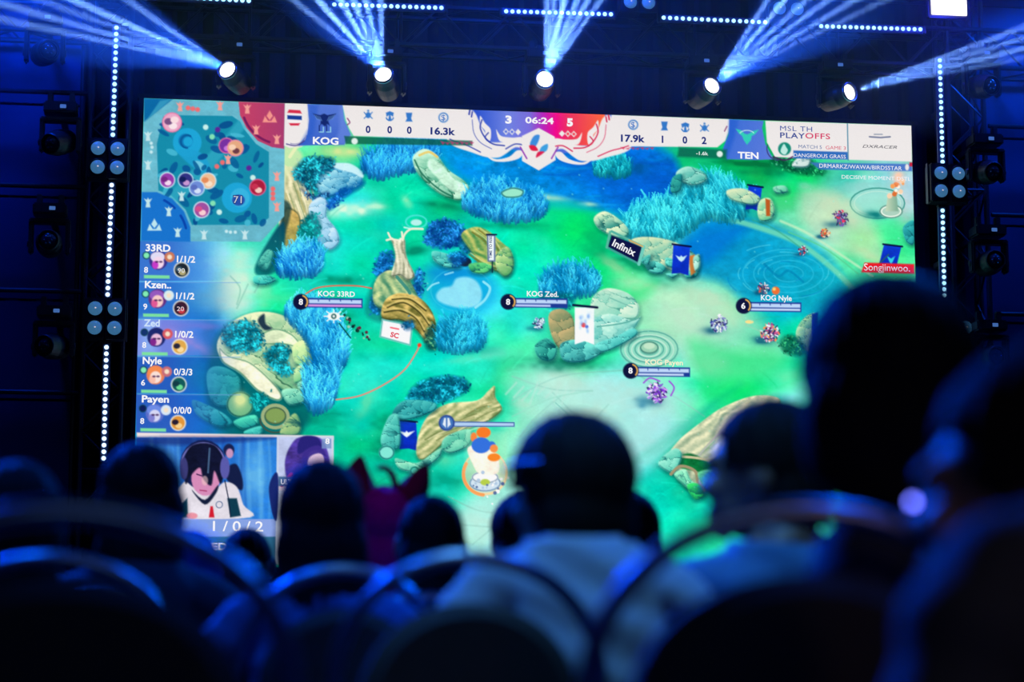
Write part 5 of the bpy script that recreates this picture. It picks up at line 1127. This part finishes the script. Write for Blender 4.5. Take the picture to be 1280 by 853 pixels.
def seat(px, ytop, Y, label, shirt, chair_label=None, cpx=None, top=1.283, cs=(.86, 1, 1.03), **k):
    top = top-k.get('drop', 0); t = at(px, ytop, Y); sc = t.z/top
    p = person(t.x, Y, label, shirt, sc=sc, **k)
    if chair_label: c = chair(at(cpx or px, 700, Y-.3).x*1.0+.0, Y+.03, 0, chair_label, None); c.scale = cs
    return p
def free_chair(px, d, rz, label, cs=(1, 1, 1)):
    t = at(px, 700, d); c = chair(t.x, d+.29, rz, label, None); c.scale = cs; return c
seat(1110, 374, 2.62, 'person with a tall dark head of hair, largest silhouette, right of centre', DK, 'large banquet chair under the tall dark-haired person, arched frame crossing the lower right', cpx=1022, cs=(1, 1, 1.01), hair='tall', variant=1, hs=1.21, top=1.295, rz=.95, turn_=-.95)
seat(1400, 440, 1.75, 'person at the far right edge, dark hair cut by the frame', (.05, .05, .06), None, hair='tall', variant=0, turn_=.9, rz=.3, hs=1.05, drop=.12)
p = seat(724, 524, 3.62, 'person with short dark hair and a pale shirt with upright collar, centre', (.42, .45, .48), 'banquet chair at lower centre before the pale-shirted person, dark arched back', cpx=592, cs=(.85, 1, 1.02), hair='short', turn_=.5, variant=1, collar=(.5, .52, .55), hs=1.12, drop=.04)
p['turn'] = .5; glasses(p)
seat(972, 503, 3.75, 'person in profile facing left, short dark hair, blue-lit forehead, right of centre', (.07, .22, .42), 'banquet chair of the person in profile, right of centre', hair='short', turn_=1.15, variant=0, hs=1.03, cs=(.86, 1, .98))
seat(402, 578, 4.35, 'person with long straight dark hair over a blue jacket, left of centre', (.07, .16, .36), 'banquet chair with blue-lit rim below the long-haired person left of centre', cpx=432, cs=(.8, 1, 1.04), hair='long', variant=0, hs=1.02)
seat(540, 615, 5.2, 'person with shoulder-length dark hair right beside the fox-eared wig', DK, 'banquet chair of the person beside the fox-eared wig', hair='long', variant=1, hs=.9)
seat(480, 611, 6.1, 'person in a magenta wig with fox ears', (.03, .06, .16), 'banquet chair of the person in the magenta wig', hair='long', hm=h_mag, extra=fox_ears, variant=0)
seat(654, 617, 6.5, 'small dark head just left of the central person, seated further ahead', DK, 'banquet chair just left of the central person, further ahead', hair='short', variant=2)
seat(784, 612, 5.6, 'dark head peeking out right behind the central person', (.03, .12, .42), 'banquet chair just right of the central person, further ahead', hair='short', variant=0, hs=.95)
seat(309, 655, 7.4, 'small round dark head below the player picture, beside the long-haired person', (.03, .07, .2), 'banquet chair under the small round head, furthest row', hair='short', variant=1, hs=.86)
seat(178, 556, 4.85, 'person with a dark rounded head at the lower left corner of the screen', DK, 'banquet chair of the person at the screen corner, lower left', cpx=120, hair='tall', variant=0, hs=.92)
seat(238, 660, 5.8, 'child with a blue hood, low between two adults at left', (.02, .06, .25), 'banquet chair of the child in the blue hood', hair='tall', hm=mat('blue_hood', (.03, .12, .5), .9, spec=.1), variant=2, hs=.85)
seat(22, 578, 3.9, 'person at the far left edge, the leftmost dark head of the audience', DK, 'banquet chair of the person at the far left edge', cpx=62, cs=(.9, 1, 1.03), hair='tall', variant=1, hs=.9)
free_chair(58, 2.35, .06, 'empty banquet chair nearest the camera at lower left, wide arched frame')
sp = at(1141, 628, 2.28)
tag(obj('glint_bead', lathe(bmesh.new(), [(0, -.0045), (.0032, -.0032), (.0045, 0), (.0032, .0032), (0, .0045)], axis=(0, -1, 0), n=12), mat('glint_glow', (.1, .1, .2), .4, emit=(.13, .15, .85), es=9, sample=False), loc=sp, smooth=True), 'small glowing violet blue bead added for a bright glint on the large lower-right chair frame', 'light')  # glowing bead added to give the blurred blue glint on the chair frame
for o in list(COL.objects):
    if o.get('category') == 'chair' and not o.parent: o['group'] = 'banquet chairs in the audience rows'
# second head of the rig: haze hanging in the air around the trusses
hz = bpy.data.materials.new('thin_haze'); hz.use_nodes = True; nt = hz.node_tree; nt.nodes.remove(nt.nodes['Principled BSDF'])
vs = nt.nodes.new('ShaderNodeVolumeScatter'); vs.inputs['Color'].default_value = (.6, .8, 1, 1); vs.inputs['Density'].default_value = .07; vs.inputs['Anisotropy'].default_value = .0
nt.links.new(vs.outputs[0], nt.nodes['Material Output'].inputs['Volume'])
h = obj('haze', B((3.0, 18.75, 7.55), (13.5, 2.6, 3.3)), hz); tag(h, 'thin blue haze drifting under the roof in which the beams show', 'haze', kind='stuff')
